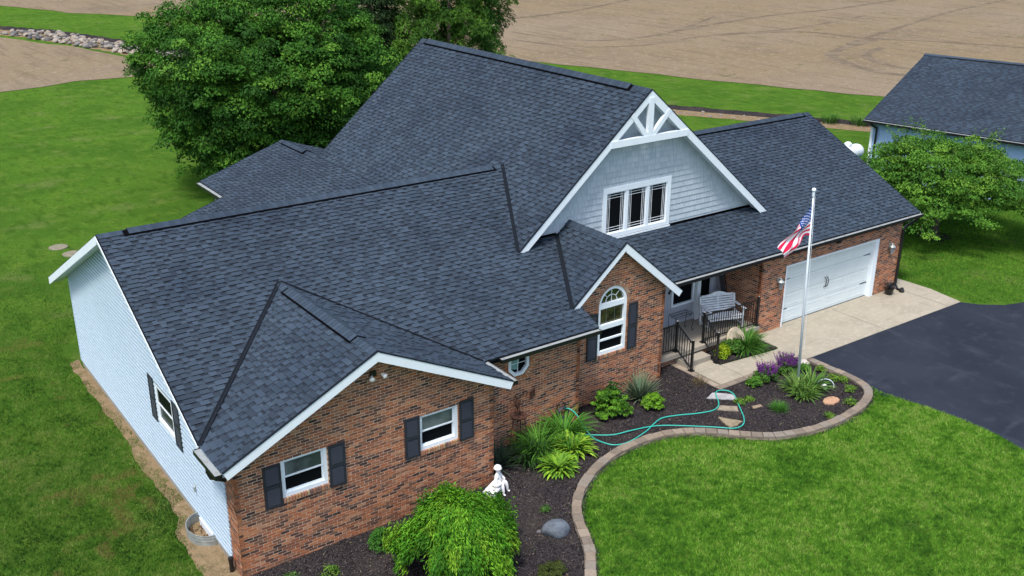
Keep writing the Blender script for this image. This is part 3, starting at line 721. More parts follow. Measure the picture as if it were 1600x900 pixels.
for x0, s in ((dd0+.02, 1), (dd1-.02, -1)):
    for z in (.55, 1.62):
        mb = MB(); mb.prism([PG(x0, z-.02, -.164), PG(x0, z+.02, -.164), PG(x0+s*.34, z+.008, -.164), PG(x0+s*.38, z, -.164), PG(x0+s*.34, z-.008, -.164)][::s], [PG(x0, z-.02, -.15), PG(x0, z+.02, -.15), PG(x0+s*.34, z+.008, -.15), PG(x0+s*.38, z, -.15), PG(x0+s*.34, z-.008, -.15)][::s])
        mb.build('strap_hinge', 'black', gd)
for s in (-1, 1):
    xm = (dd0+dd1)/2+s*.055; mb = MB(); mb.tube([PG(xm-.05, .88, -.16), PG(xm+.0, .95, -.12), PG(xm+.03, 1.08, -.11), PG(xm+.0, 1.20, -.12), PG(xm-.05, 1.27, -.16)], .013, 6); mb.build('door_handle', 'black', gd)
# wall lanterns
def lantern(x, z, y=2.40):
    mb = MB(); mb.box((x-.05, y-.03, z+.02), (x+.05, y-.005, z+.20)); mb.tube([(x, y-.02, z+.13), (x, y-.10, z+.20), (x, y-.15, z+.16)], .012, 6); o = mb.build('wall_lantern', 'galv', HOUSE)
    mb = MB(); mb.lathe([(.045, -.14), (.095, .08), (.10, .085)], (x, y-.15, z), 8); mb.build('lantern_glass', 'lamp_glass', o)
    mb = MB(); mb.lathe([(.115, .085), (.10, .10), (.05, .15), (.018, .17), (.02, .20), (.004, .215)], (x, y-.15, z), 8); mb.build('lantern_cap', 'galv', o)
    mb = MB(); mb.lathe([(.02, -.19), (.05, -.16), (.05, -.14)], (x, y-.15, z), 8)
    for k in range(8):
        t = 2*PI*k/8; mb.tube([(x+.045*math.cos(t), y-.15+.045*math.sin(t), z-.14), (x+.097*math.cos(t), y-.15+.097*math.sin(t), z+.085)], .006, 4)
    mb.build('lantern_cage', 'galv', o)
lantern(19.42, 1.68); lantern(25.38, 1.72)
# flood light under the wing gable
mb = MB(); mb.lathe([(.06, 0), (.05, .03)], (0, 0, 0), 10, T=Matrix.Rotation(PI/2, 3, 'X')); bs = mb
mb = MB(); mb.pbox(PW, 3.20, 3.34, 3.86, 3.99, .012, .06); fl = mb.build('flood_light', 'black', HOUSE)
for s, c in ((-1, 3.20), (1, 3.44)):
    mb = MB(); T = Matrix.Rotation(PI*.62, 3, 'X') @ Matrix.Rotation(s*.4, 3, 'Y')
    mb.lathe([(.02, -.02), (.03, .02), (.052, .08), (.062, .10), (.055, .125), (.02, .14)], (c, -.10, 3.90), 10, T=T); mb.build('flood_lamp', 'bulb', fl, smooth=True)
# small sensor above garage door, downspout at garage corner
mb = MB(); mb.pbox(PG, 22.3, 22.42, 2.52, 2.60, .012, .09); mb.tube([PG(22.24, 2.54, .06), PG(22.30, 2.54, .05)], .03, 6); mb.tube([PG(22.48, 2.56, .06), PG(22.42, 2.54, .05)], .03, 6); mb.build('eave_light', 'black', HOUSE)
mb = MB(); mb.tube([(26.55, 2.17, 2.76), (26.5, 2.2, 2.6), (26.2, 2.33, 2.42), (26.04, 2.34, 2.3), (26.02, 2.34, .16), (26.0, 2.2, .06), (25.96, 2.02, .05)], .052, 6); mb.build('downspout', 'black', HOUSE)
mb = MB(); mb.tube([(14.35, 2.15, 2.76), (14.25, 2.1, 2.68), (14.1, 2.02, 2.64)], .04, 6); mb.build('downspout', 'black', HOUSE)

# ------------------------------------------------------------------ porch
PB = FP(4.0)
bw = (16.20, 17.22, 1.02, 2.3); bw2 = (17.50, 17.92, 1.12, 2.75)
hb_ = rectholes([bw, bw2])
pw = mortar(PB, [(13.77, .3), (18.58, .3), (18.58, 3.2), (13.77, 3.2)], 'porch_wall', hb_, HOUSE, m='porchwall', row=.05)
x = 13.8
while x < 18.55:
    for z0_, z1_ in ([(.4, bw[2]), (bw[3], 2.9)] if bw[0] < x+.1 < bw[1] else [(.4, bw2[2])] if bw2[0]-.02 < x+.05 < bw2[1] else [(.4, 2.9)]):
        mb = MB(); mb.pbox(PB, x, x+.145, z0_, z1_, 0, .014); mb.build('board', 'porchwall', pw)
    x += .15
def fixedwin(P, u0, u1, v0, v1, f=.07, m='white', n=.03):
    mb = MB()
    for q in ((u0, u0+f, v0, v1), (u1-f, u1, v0, v1), (u0+f, u1-f, v0, v0+f), (u0+f, u1-f, v1-f, v1)): mb.pbox(P, *q, -.06, n)
    o = mb.build('window', m, HOUSE); mb = MB(); mb.pbox(P, u0+f, u1-f, v0+f, v1-f, -.05, -.03); mb.build('pane', 'glass', o); return o
fixedwin(PB, bw[0], bw[1], bw[2], bw[3], .075); fixedwin(PB, bw2[0], bw2[1], bw2[2], bw2[3], .03, 'black')
mb = MB(); mb.pbox(PB, 17.24, 17.40, .4, 2.9, .014, .14); mb.build('corner_post', 'white', HOUSE)
mb = MB(); mb.box((13.77, 2.36, .02), (18.58, 4.0, .27)); mb.build('porch_base', 'brick', HOUSE) if False else None
PD = FP(2.40); dk = mortar(PD, [(13.77, 0), (18.58, 0), (18.58, .27), (13.77, .27)], 'brick_wall', None, HOUSE); bricks(PD, [(13.79, 0), (18.57, 0), (18.57, .265), (13.79, .265)], dk, None, 12)
mb = MB(); mb.box((13.772, 2.25, .27), (18.57, 3.99, .40)); mb.build('porch_deck', 'concrete2', HOUSE)
mb = MB(); mb.box((14.93, 1.89, .0), (15.96, 2.385, .20)); mb.build('porch_step', 'concrete2', HOUSE)
mb = MB(); mb.box((14.0, 2.3, 2.73), (18.58, 4.0, 2.75)); mb.build('porch_ceiling', 'white', HOUSE)

def railing(name, loc, pts, posts, label, low=.09, high=.90, basez=None):
    """pts: list of ((x,y,z) start, (x,y,z) end) bays at floor level; posts: (x,y,z)"""
    root = empty(name, loc, label, 'railing', 'black railings round the porch steps'); L = Vector(loc)
    for p in posts:
        p = Vector(p)-L; mb = MB(); mb.box((p.x-.032, p.y-.032, p.z), (p.x+.032, p.y+.032, p.z+1.0)); mb.box((p.x-.075, p.y-.075, p.z), (p.x+.075, p.y+.075, p.z+.03)); mb.lathe([(.045, 0), (.045, .02), (.01, .045)], (p.x, p.y, p.z+1.0), 4); mb.build('post', 'black', root)
    for a, b in pts:
        a, b = Vector(a)-L, Vector(b)-L
        for h in (low, high):
            mb = MB(); z = Vector((0, 0, h)); mb.beam(a+z, b+z, .035, .03); mb.build('rail', 'black', root)
        n = max(2, round((b-a).xy.length/.105)); me = None
        for k in range(1, n):
            p = a+(b-a)*k/n
            if me is None:
                mb = MB(); mb.box((-.009, -.009, low), (.009, .009, high)); me = mb.build('baluster', 'black', root); me.location = p; me = me.data
            else: link('baluster', me, root, p)
    return root
railing('railing', (14.96, 2.40, .4), [((13.80, 2.42, .4), (14.93, 2.42, .4)), ((14.95, 2.38, .4), (14.90, 1.70, .05))], [(14.95, 2.42, .4), (14.90, 1.67, .05)], 'black metal railing left of the porch steps beside the arched-window bay')
railing('railing', (16.13, 2.40, .4), [((16.15, 2.42, .4), (18.52, 2.36, .4)), ((16.12, 2.38, .4), (15.95, 1.67, .05))], [(16.12, 2.42, .4), (15.95, 1.64, .05), (18.53, 2.36, .4)], 'black metal railing right of the porch steps running to the garage wall')

# glider bench on the porch
BN = empty('glider_bench', (17.58, 3.02, .4), 'pale grey slatted wooden glider bench with curved back on the porch', 'bench', rz=math.radians(-18))
def bslat(a, b, name='slat', w_=.06, t=.02, up=(0, 0, 1)):
    mb = MB(); mb.beam(a, b, w_, t, up); mb.build(name, 'wood', BN)
for k in range(6): bslat((-.60, -.27+k*.085, .43-.008*k), (.60, -.27+k*.085, .43-.008*k), 'seat_slat', .065, .02)
for k in range(6): bslat((-.60, .24+k*.028, .48+k*.072), (.60, .24+k*.028, .48+k*.072), 'back_slat', .02, .056)
mb = MB(); n = 14; prof = [(-.58+1.16*k/n, .06*math.cos((k/n-.5)*2*PI*1.0)+.04*math.cos((k/n-.5)*PI)) for k in range(n+1)]
q = [(x, 0.0) for x, _ in prof]+[(x, .07+max(0, z)) for x, z in prof[::-1]]
mb.prism([(x, .38, .89+z) for x, z in q], [(x, .41, .89+z) for x, z in q]); mb.build('top_rail', 'wood', BN)
for s in (-.62, .62):
    bslat((s, -.30, .0), (s, -.27, .66), 'leg', .05, .05, (0, 1, 0)); bslat((s, .26, .0), (s, .40, .93), 'leg', .05, .05, (0, 1, 0))
    bslat((s, -.36, .67), (s, .34, .67), 'armrest', .09, .025); bslat((s, -.32, .10), (s, .34, .10), 'side_rail', .04, .05); bslat((s, -.30, .40), (s, .32, .38), 'side_rail', .04, .05)
bslat((0, .24, .48), (0, .40, .92), 'back_brace', .05, .02, (0, 1, 0)); bslat((-.58, -.30, .36), (.58, -.30, .36), 'apron', .02, .07)
# dark folded umbrella / chair leaning behind
FC = empty('folded_chair', (18.33, 3.72, .4), 'dark folded chair leaning on the porch wall behind the bench', 'chair')
for x in (-.14, .10):
    mb = MB(); mb.tube([(x, -.30, 0), (x, .12, 1.45)], .018, 6); mb.build('frame_rail', 'black', FC)
mb = MB(); mb.prism([(-.13, -.2, .35), (.02, -.2, .35), (.02, .1, 1.35), (-.13, .1, 1.35)], [(-.13, -.23, .36), (.02, -.23, .36), (.02, .07, 1.36), (-.13, .07, 1.36)]); mb.build('sling', 'shutter', FC)
mb = MB(); mb.tube([(-.16, .13, 1.46), (.14, .13, 1.46)], .018, 6); mb.build('top_bar', 'black', FC)
# wrought iron plant stand
PSD = empty('plant_stand', (16.15, 3.45, .4), 'empty black wrought iron plant stand by the porch window', 'plant stand')
W_, D_ = .36, .16
for zz, e in ((.62, 0), (.54, -.03)):
    mb = MB(); c = [(-W_-e, -D_-e, zz), (W_+e, -D_-e, zz), (W_+e, D_+e, zz), (-W_-e, D_+e, zz)]
    for i in range(4): mb.tube([c[i], c[(i+1) % 4]], .009, 5)
    mb.build('shelf_ring', 'black', PSD)
mb = MB()
for k in range(1, 8): mb.tube([(-W_+.72*k/8, -D_, .62), (-W_+.72*k/8, D_, .62)], .005, 4)
mb.build('shelf_bars', 'black', PSD)
for sx in (-1, 1):
    for sy in (-1, 1):
        mb = MB(); x, y = sx*W_, sy*D_; mb.tube([(x, y, .62), (x+sx*.05, y, .50), (x+sx*.02, y, .25), (x-sx*.02, y, .08), (x+sx*.02, y, 0), (x+sx*.07, y, .015), (x+sx*.06, y, .05)], .009, 5); mb.build('leg', 'black', PSD)

# ------------------------------------------------------------------ barn
BE, BD, BNRM = Vector((38.11, 13.06, 3.0)), Vector((.2267, -.974, 0)), Vector((.974, .2267, 0))
BARN = empty('barn', (38.45, 12.9, 0), 'pale blue metal sided barn with dark shingled roof beyond the spreading tree', 'barn')
def BPt(t, n, z): return BE+BD*t+BNRM*n+Vector((0, 0, z-3.0))-Vector(BARN.location)
LB, WB, DZ = 16.0, 7.15, 2.4
class LPlane(Plane): pass
nb = Vector((-BNRM.x*DZ, -BNRM.y*DZ, WB)).normalized(); Vb = (BNRM*WB+Vector((0, 0, DZ))).normalized()
Pb = Plane(BPt(LB, 0, 3), nb, Vb)
if Pb.U.dot(BD) > 0: pass
slen = math.hypot(WB, DZ)
uu = [Pb.to2(BPt(t, n, 3+DZ*n/WB)) for t, n in ((0, 0), (LB, 0), (LB, WB), (0, WB))]
mb = MB(); q = ccw(uu); mb.prism([Pb(u, v, -.12) for u, v in q], [Pb(u, v, 0) for u, v in q]); br = mb.build('roof', 'roofdeck', BARN)
# far shingles: real pieces, joined
mb = MB(); R = random.Random(8); v = 0; umin = min(p[0] for p in uu); umax = max(p[0] for p in uu)
while v < slen:
    u = umin-R.random()*.3; hi = True
    while u < umax:
        hi = not hi; w_ = R.choice(SHW if hi else SHG)*1.1; c = R.choice(SH_HI if hi else SH_HI[4:5]+SH_LO[1:2])
        q = clip([(u, v), (u+w_, v), (u+w_, v+.143), (u, v+.143)], ccw(uu))
        if len(q) >= 3: emit(mb, Pb, q, v, .143, .020 if hi else .012, .008, 0, c)
        u += w_
    v += .143
tag(mb.build('shingle_courses', 'shingle', br), kind='stuff')
mb = MB(); mb.prism([BPt(0, WB, 3+DZ), BPt(LB, WB, 3+DZ), BPt(LB, 2*WB, 3), BPt(0, 2*WB, 3)], [p+Vector((0, 0, .08)) for p in (BPt(0, WB, 3+DZ), BPt(LB, WB, 3+DZ), BPt(LB, 2*WB, 3), BPt(0, 2*WB, 3))]); mb.build('roof', 'roofdeck', BARN)
mb = MB(); mb.prism([BPt(0, WB-.16, 5.37), BPt(LB, WB-.16, 5.37), BPt(LB, WB, 5.43), BPt(0, WB, 5.43)], [p+Vector((0, 0, .05)) for p in (BPt(0, WB-.16, 5.37), BPt(LB, WB-.16, 5.37), BPt(LB, WB, 5.43), BPt(0, WB, 5.43))], SH_HI[2]); mb.build('ridge_cap', 'shingle', BARN)
mb = MB(); mb.prism([BPt(1.2, WB-.18, 5.35), BPt(LB, WB-.18, 5.35), BPt(LB, WB-.16, 5.35), BPt(1.2, WB-.16, 5.35)], [p+Vector((0, 0, .06)) for p in (BPt(1.2, WB-.18, 5.35), BPt(LB, WB-.18, 5.35), BPt(LB, WB-.16, 5.35), BPt(1.2, WB-.16, 5.35))]); mb.build('ridge_vent', 'black', BARN)
mb = MB(); mb.prism([BPt(.35, .35, 0), BPt(LB-.3, .35, 0), BPt(LB-.3, 2*WB-.35, 0), BPt(.35, 2*WB-.35, 0)], [BPt(.35, .35, 2.98), BPt(LB-.3, .35, 2.98), BPt(LB-.3, 2*WB-.35, 2.98), BPt(.35, 2*WB-.35, 2.98)])
g0 = [BPt(.35, .35, 2.98), BPt(.35, 2*WB-.35, 2.98), BPt(.35, WB, 5.25)]; mb.prism(g0, [p+BD*.1 for p in g0]); bwl = mb.build('wall', 'barnwall', BARN)
mb = MB(); t = .5; 
while t < LB-.4:
    p = BPt(t, .33, 0); mb.prism([p, p+BD*.035, p+BD*.035+BNRM*.02, p+BNRM*.02][::-1], [x+Vector((0, 0, 2.9)) for x in (p, p+BD*.035, p+BD*.035+BNRM*.02, p+BNRM*.02)][::-1]); t += .229
n_ = .5
while n_ < 2*WB-.4:
    p = BPt(.33, n_, 0); mb.prism([p, p+BNRM*.035, p+BNRM*.035+BD*.02, p+BD*.02], [x+Vector((0, 0, 2.9)) for x in (p, p+BNRM*.035, p+BNRM*.035+BD*.02, p+BD*.02)]); n_ += .229
tag(mb.build('siding_ribs', 'barnwall', bwl), kind='stuff')
mb = MB(); p = BPt(.30, .30, 0); mb.prism([p, p+BD*.12, p+BD*.12+BNRM*.12, p+BNRM*.12], [x+Vector((0, 0, 2.85)) for x in (p, p+BD*.12, p+BD*.12+BNRM*.12, p+BNRM*.12)]); mb.build('corner_trim', 'white', BARN)
def bbox(t0, t1, n0, n1, z0_, z1_, nm, m):
    mb = MB(); c = [BPt(t0, n0, z0_), BPt(t1, n0, z0_), BPt(t1, n1, z0_), BPt(t0, n1, z0_)]; mb.prism(c, [x+Vector((0, 0, z1_-z0_)) for x in c]); return mb.build(nm, m, BARN)
bbox(0, LB, -.14, 0, 2.86, 2.965, 'gutter', 'black'); bbox(0.01, LB-.01, -.13, -.01, 2.966, 2.972, 'gutter_trough', 'gutter')
bbox(0, LB, .0, .34, 2.84, 2.86, 'soffit', 'black')
mb = MB(); mb.tube([BPt(.35, -.05, 2.85), BPt(.50, .05, 2.72), BPt(.62, .22, 2.6), BPt(.62, .24, 2.45), BPt(.62, .24, .1)], .06, 6); mb.build('downspout', 'black', BARN)
# white horizontal tank behind the barn corner
TK = empty('storage_tank', (40.2, 15.3, 0), 'white rounded tank partly hidden behind the garage roof beside the barn', 'tank')
mb = MB(); T = Matrix.Rotation(PI/2, 3, 'Y') @ Matrix.Rotation(0, 3, 'Z')
prof = [(.05, -1.15), (.28, -1.10), (.38, -.95), (.42, -.8), (.42, .8), (.38, .95), (.28, 1.10), (.05, 1.15)]
mb.lathe(prof, (0, 0, .50), 16, T=T); mb.build('tank_body', 'white', TK, smooth=True)
for x in (-.7, .7):
    mb = MB(); mb.box((x-.08, -.3, 0), (x+.08, .3, .22)); mb.build('tank_foot', 'concrete2', TK)
mb = MB(); mb.lathe([(.2, 0), (.2, .18), (.1, .26), (.02, .28)], (0, 0, .86), 12); mb.build('valve_dome', 'white', TK)
T2 = empty('storage_tank', (39.6, 16.9, 0), 'smaller white drum behind the larger white tank by the barn', 'tank')
mb = MB(); mb.lathe([(.26, 0), (.28, .05), (.28, .55), (.22, .66), (.1, .70)], (0, 0, 0), 14); mb.build('drum_body', 'white', T2, smooth=True)

# ------------------------------------------------------------------ ground
def sheet(name, pts, z, m, kind='structure', parent=None, th=0):
    mb = MB(); p = ccw([tuple(q[:2]) for q in pts])
    if th: mb.prism([(x, y, z-th) for x, y in p], [(x, y, z) for x, y in p])
    else: mb.add([(x, y, z) for x, y in p], [tuple(range(len(p)))])
    o = mb.build(name, m, parent)
    if kind: o['kind'] = kind
    return o
sheet('ground', [(-900, -900), (900, -900), (900, 900), (-900, 900)], 0, 'grass')
def wob(pts, amp, step, seed=0, closed=True):
    R = random.Random(seed); out = []; n = len(pts)
    for i in range(n if closed else n-1):
        a, b = Vector(pts[i][:2]), Vector(pts[(i+1) % n][:2]); k = max(1, int((b-a).length/step))
        for j in range(k): p = a+(b-a)*j/k; out.append((p.x+R.uniform(-amp, amp), p.y+R.uniform(-amp, amp)))
    return out
def sheetw(name, pts, z, m, amp, step, seed=0, th=0): return sheet(name, wob(pts, amp, step, seed), z, m, th=th)
def smooth(pts, n=6, closed=False):
    P = [Vector(p) for p in pts]; out = []; N = len(P)
    for i in range(N if closed else N-1):
        g = (lambda k: P[k % N]) if closed else (lambda k: P[max(0, min(N-1, k))])
        p0, p1, p2, p3 = g(i-1), g(i), g(i+1), g(i+2)
        for j in range(n):
            t = j/n; out.append(.5*((2*p1)+(p2-p0)*t+(2*p0-5*p1+4*p2-p3)*t*t+(3*p1-p0-3*p2+p3)*t**3))
    if not closed: out.append(P[-1])
    return out
# tilled fields
sheetw('tilled_field', [(18.53, 122.9), (23.7, 110.6), (30.25, 101.1), (39.0, 104.7), (60, 115), (330, 260), (330, 800), (-300, 800), (-60, 200)], .03, 'field', .4, 3, 1)
sheetw('tilled_field', [(27.9, 93.7), (34.4, 98.4), (62, 112), (340, 255), (800, 200), (800, -300), (84, -30), (57.77, 25.7), (52.4, 37.8), (47.2, 51.3), (30.9, 88.6)], .03, 'field', .25, 2, 2)
sheetw('tilled_field', [(12.8, 92.9), (17.1, 81.4), (20.7, 66.2), (18.6, 62.8), (12.6, 63.5), (7.0, 62.2), (-60, 52), (-60, 110)], .03, 'field', .3, 2, 3)
def ribbon(name, pts, w_, z, m, amp=0, seed=0):
    P = smooth([(x, y, 0) for x, y in pts], 8); R = random.Random(seed); mb = MB(); vs = []
    for i, p in enumerate(P):
        d = (P[min(i+1, len(P)-1)]-P[max(i-1, 0)]).normalized(); s = Vector((-d.y, d.x, 0)); k = w_*(1+R.uniform(-amp, amp))
        vs += [p+s*k/2+Vector((0, 0, z)), p-s*k/2+Vector((0, 0, z))]
    mb.add(vs, [(2*i, 2*i+1, 2*i+3, 2*i+2) for i in range(len(P)-1)]); o = mb.build(name, m); o['kind'] = 'structure'; return o
for i, (pts, w_) in enumerate([([(56.5, 68.9), (56.7, 64.7), (58.1, 60.5), (61.3, 58.4), (67.5, 58.8), (73.3, 61), (84, 67)], .55),
    ([(53.2, 64.2), (54.2, 59.4), (57.1, 55.5), (62.3, 54.1), (68.5, 55.3), (75.2, 55.5), (83.1, 54.6), (100, 58)], .55),
    ([(83, 44.7), (75.9, 42.6), (71.3, 40.5), (68.6, 37.1), (67.1, 33.4), (67.1, 30.7), (70, 22)], 1.0),
    ([(78.8, 40.7), (74.3, 39), (71.6, 36.4), (70.3, 32.3), (72, 26)], .8), ([(78, 44), (92.3, 48.6), (111, 54.5), (126.3, 57.9), (160, 66)], .6),
    ([(70, 60), (89.9, 64.1), (101.9, 64.4), (119.1, 67.3), (150, 74)], .6), ([(72, 55.5), (81.5, 52.5), (83, 45.8), (86.4, 40.9), (90.1, 33.2), (93, 22)], .5),
    ([(53, 73), (63, 77.8), (71.8, 79.7), (84.2, 84.7), (110, 97)], .6)]):
    ribbon('wheel_track', pts, w_, .036+.002*i, 'track', .3, i)
# dry creek bed behind the house and the stone lined ditch
def bank(name, pts, w_, z0_, z1_, m, seed=0):
    P = smooth([(x, y, 0) for x, y in pts], 10); R = random.Random(seed); mb = MB(); vs = []; n = 5
    for i, p in enumerate(P):
        d = (P[min(i+1, len(P)-1)]-P[max(i-1, 0)]).normalized(); s = Vector((-d.y, d.x, 0))
        for k in range(n):
            t = k/(n-1); zz = z0_+(z1_-z0_)*math.sin(PI*t)*(1+R.uniform(-.25, .25)); vs.append(p+s*w_*(t-.5)*(1+R.uniform(-.12, .12))+Vector((0, 0, zz)))
    mb.add(vs, [(i*n+k, i*n+k+1, (i+1)*n+k+1, (i+1)*n+k) for i in range(len(P)-1) for k in range(n-1)]); o = mb.build(name, m, smooth=True); o['kind'] = 'structure'; return o
cb = [(38.5, 37.5), (40.5, 32.8), (42.2, 29.9), (45.2, 25), (48.2, 19.8), (51, 13)]
ribbon('creek_bed', cb, 1.7, .012, 'soil', .15, 3)
bank('creek_bank', [(x+1.0, y+.5) for x, y in cb], .9, .0, .20, 'mulch', 4)
db = [(11, 101), (13.6, 96.3), (16, 92), (18, 86), (20, 79.5), (21.5, 73.5), (23, 69)]
ribbon('ditch_bed', db, 3.2, .012, 'soil', .15, 5)
bank('ditch_bank', [(x+2.0, y+.6) for x, y in db], 1.0, .0, .3, 'mulch', 6)
# paved areas
sheet('driveway', smooth([(18.6, .30, 0), (26.82, .22, 0)], 2)[:2] and [(18.50, .30), (26.82, .25), (27.2, -.31), (27.9, -.86), (28.7, -1.1), (30.5, -1.2), (60, -1.5), (60, -14), (21, -14), (18.9, -8), (18.72, -6.72), (18.93, -5.86), (18.93, -4.75), (18.80, -3.83), (18.6, -3.1), (18.35, -2.6), (18.5, -1.5)], .010, 'asphalt')
AP = sheet('garage_apron', [(18.37, .24), (26.85, .20), (27.1, 1.6), (27.0, 3.4), (26.1, 3.4), (26.1, 2.6), (18.37, 2.6)], .028, 'concrete', th=.1)
for a in (((22.5, .25), (22.5, 2.3)), ((18.4, 1.21), (18.9, 2.39))): pass
mb = MB(); mb.box((22.49, .26, .0285), (22.505, 2.38, .0295)); mb.box((26.1, .26, .0285), (26.115, 2.6, .0295)); mb.build('control_joint', 'black', AP)
WK = empty('front_walk', (16.6, .9, 0), None, None); WK['kind'] = 'structure'
wl_ = Vector((16.6, .9, 0))
def slabp(pts, z, nm, m, par, col=(1, 1, 1), th=.08):
    mb = MB(); p = ccw(pts); mb.prism([(x-par.location.x, y-par.location.y, z-th) for x, y in p], [(x-par.location.x, y-par.location.y, z) for x, y in p], col); return mb.build(nm, m, par)
ne = lambda x: .52+.0*(x-15); fe = lambda x: 1.46-(x-15.98)*.10
for a, b in ((14.98, 15.95), (15.96, 17.13), (17.14, 18.36)):
    slabp([(a+.004, ne(a)), (b-.004, ne(b)), (b-.004, fe(max(b, 15.9)) if b > 15.9 else 1.46), (a+.004, fe(a) if a > 15.9 else 1.46)], .04, 'walk_slab', 'concrete', WK)
slabp([(14.98, 1.468), (15.93, 1.468), (15.97, 1.885), (14.94, 1.885)], .042, 'walk_slab', 'concrete', WK)
R = random.Random(2)
x = 14.72
while x < 18.3:
    L_ = R.choice([.40, .42, .44]); x1 = min(x+L_, 18.36); c = R.choice([(.19, .155, .125), (.21, .175, .14), (.17, .14, .115)]); slabp([(x, .30), (x1-.01, .30), (x1-.01, .51), (x, .51)], .045, 'border_paver', 'block', WK, c); x += L_
y = .52
while y < 2.4:
    y1 = min(y+.42, 2.42); c = R.choice([(.25, .21, .165), (.28, .235, .185), (.23, .19, .15)]); slabp([(14.72, y), (14.925, y), (14.925, y1-.01), (14.72, y1-.01)], .045, 'border_paver', 'block', WK, c); y += .42
# planting bed
EDG = [(5.2, -5.3), (5.97, -4.29), (6.51, -3.63), (6.79, -3.13), (7.1, -2.49), (7.49, -1.96), (8.1, -1.44), (8.94, -.98), (9.9, -.69), (10.92, -.65), (11.6, -.76), (12.28, -1.07), (12.71, -1.45), (13.19, -1.94), (13.7, -2.39), (14.11, -2.60), (14.47, -2.72), (14.97, -2.85), (15.74, -2.92), (16.6, -2.87), (17.37, -2.71), (18.02, -2.40), (18.36, -1.95), (18.46, -1.22), (18.44, -.54), (18.44, .08)]
ES = smooth([(x, y, 0) for x, y in EDG], 10)
inner = [(p.x, p.y) for p in ES]
MB_POLY = inner+[(18.4, .31), (14.74, .31), (14.74, 2.42), (13.72, 2.42), (13.72, 1.9), (10.2, 1.9), (10.2, 1.34), (6.5, 1.34), (6.5, .05), (-.03, .05), (.6, -.6), (1.0, -2.5), (2.5, -6)]
sheet('planting_bed', MB_POLY, .022, 'mulch')
sheet('planting_bed', [(15.97, 1.52), (18.42, 1.30), (18.42, 2.42), (15.97, 2.42)], .032, 'mulch')
# bare strip along the left wall and around the well
sheetw('bare_soil', [(-.02, 13.2), (-.34, 13.0), (-.30, 9), (-.26, 7.6), (-.38, 6.2), (-.34, 3), (-.62, 2.4), (-.72, -1.5), (.5, -1.6), (.6, -.2), (.05, .3)], .014, 'soil', .04, .3, 5)
# bare lip between edging and lawn
o_ = [(p.x+.0, p.y) for p in ES[:-14]]
def offs(P, d):
    out = []
    for i, p in enumerate(P):
        t = (P[min(i+1, len(P)-1)]-P[max(i-1, 0)]).normalized(); out.append((p.x+t.y*d, p.y-t.x*d))
    return out
RR = random.Random(8)
lip = offs(ES[:-22], .10)+[(x+RR.uniform(-.04, .04), y+RR.uniform(-.04, .04)) for x, y in offs(ES[:-22], .26)][::-1]
mb = MB(); a_, b_ = offs(ES[:-22], .08), [(x+RR.uniform(-.05, .05), y+RR.uniform(-.05, .05)) for x, y in offs(ES[:-22], .20)]
mb.add([(x, y, .012) for p in zip(a_, b_) for x, y in p], [(2*i, 2*i+1, 2*i+3, 2*i+2) for i in range(len(a_)-1)]); tag(mb.build('bare_soil', 'mulch'), kind='structure')
# edging: two courses of blocks
ED = empty('garden_edging', (7.1, -2.5, 0), 'curving low edging of tan concrete blocks round the planting bed', 'garden edging')
L_ = 0; acc = [0]
for a, b in zip(ES[:-1], ES[1:]): L_ += (b-a).length; acc.append(L_)
def at(s):
    s = max(0, min(L_-1e-6, s)); i = next(k for k in range(len(acc)-1) if acc[k+1] > s); t = (s-acc[i])/(acc[i+1]-acc[i]); p = ES[i].lerp(ES[i+1], t); j0, j1 = max(0, i-3), min(len(ES)-1, i+4); d = (ES[j1]-ES[j0]).normalized(); return p, Vector((d.y, -d.x, 0))
for course, (z0_, z1_, off) in enumerate(((.0, .055, .14), (.06, .125, 0))):
    s = off
    while s < L_-.05:
        e = min(s+.30, L_); c = R.choice([(.215, .175, .135), (.19, .155, .12), (.24, .20, .155), (.20, .175, .145), (.165, .138, .11)])
        (p, n), (q, m_) = at(s+.006), at(e-.006); jz = R.uniform(-.004, .004); j = R.uniform(-.012, .012)-(.0 if course else .0)
        wi, wo_ = .125+j, .115+j
        o0 = Vector(ED.location); b4 = [p-n*wi-o0, q-m_*wi-o0, q+m_*wo_-o0, p+n*wo_-o0]
        bt = [Vector((v.x, v.y, z0_+jz)) for v in b4]; tp = [Vector((v.x, v.y, z1_+jz)) for v in b4]
        ctr = sum(tp, Vector())/4; mid = [Vector((v.x, v.y, z1_-.012+jz)) for v in b4]; tp = [ctr+(v-ctr)*.95 for v in tp]
        mb = MB(); vs = bt+mid+tp; k = [(3, 2, 1, 0)]+[(i, (i+1) % 4, 4+(i+1) % 4, 4+i) for i in range(4)]+[(4+i, 4+(i+1) % 4, 8+(i+1) % 4, 8+i) for i in range(4)]+[(8, 9, 10, 11)]
        mb.add(vs, k, c); mb.build('edging_block', 'block', ED); s += .30

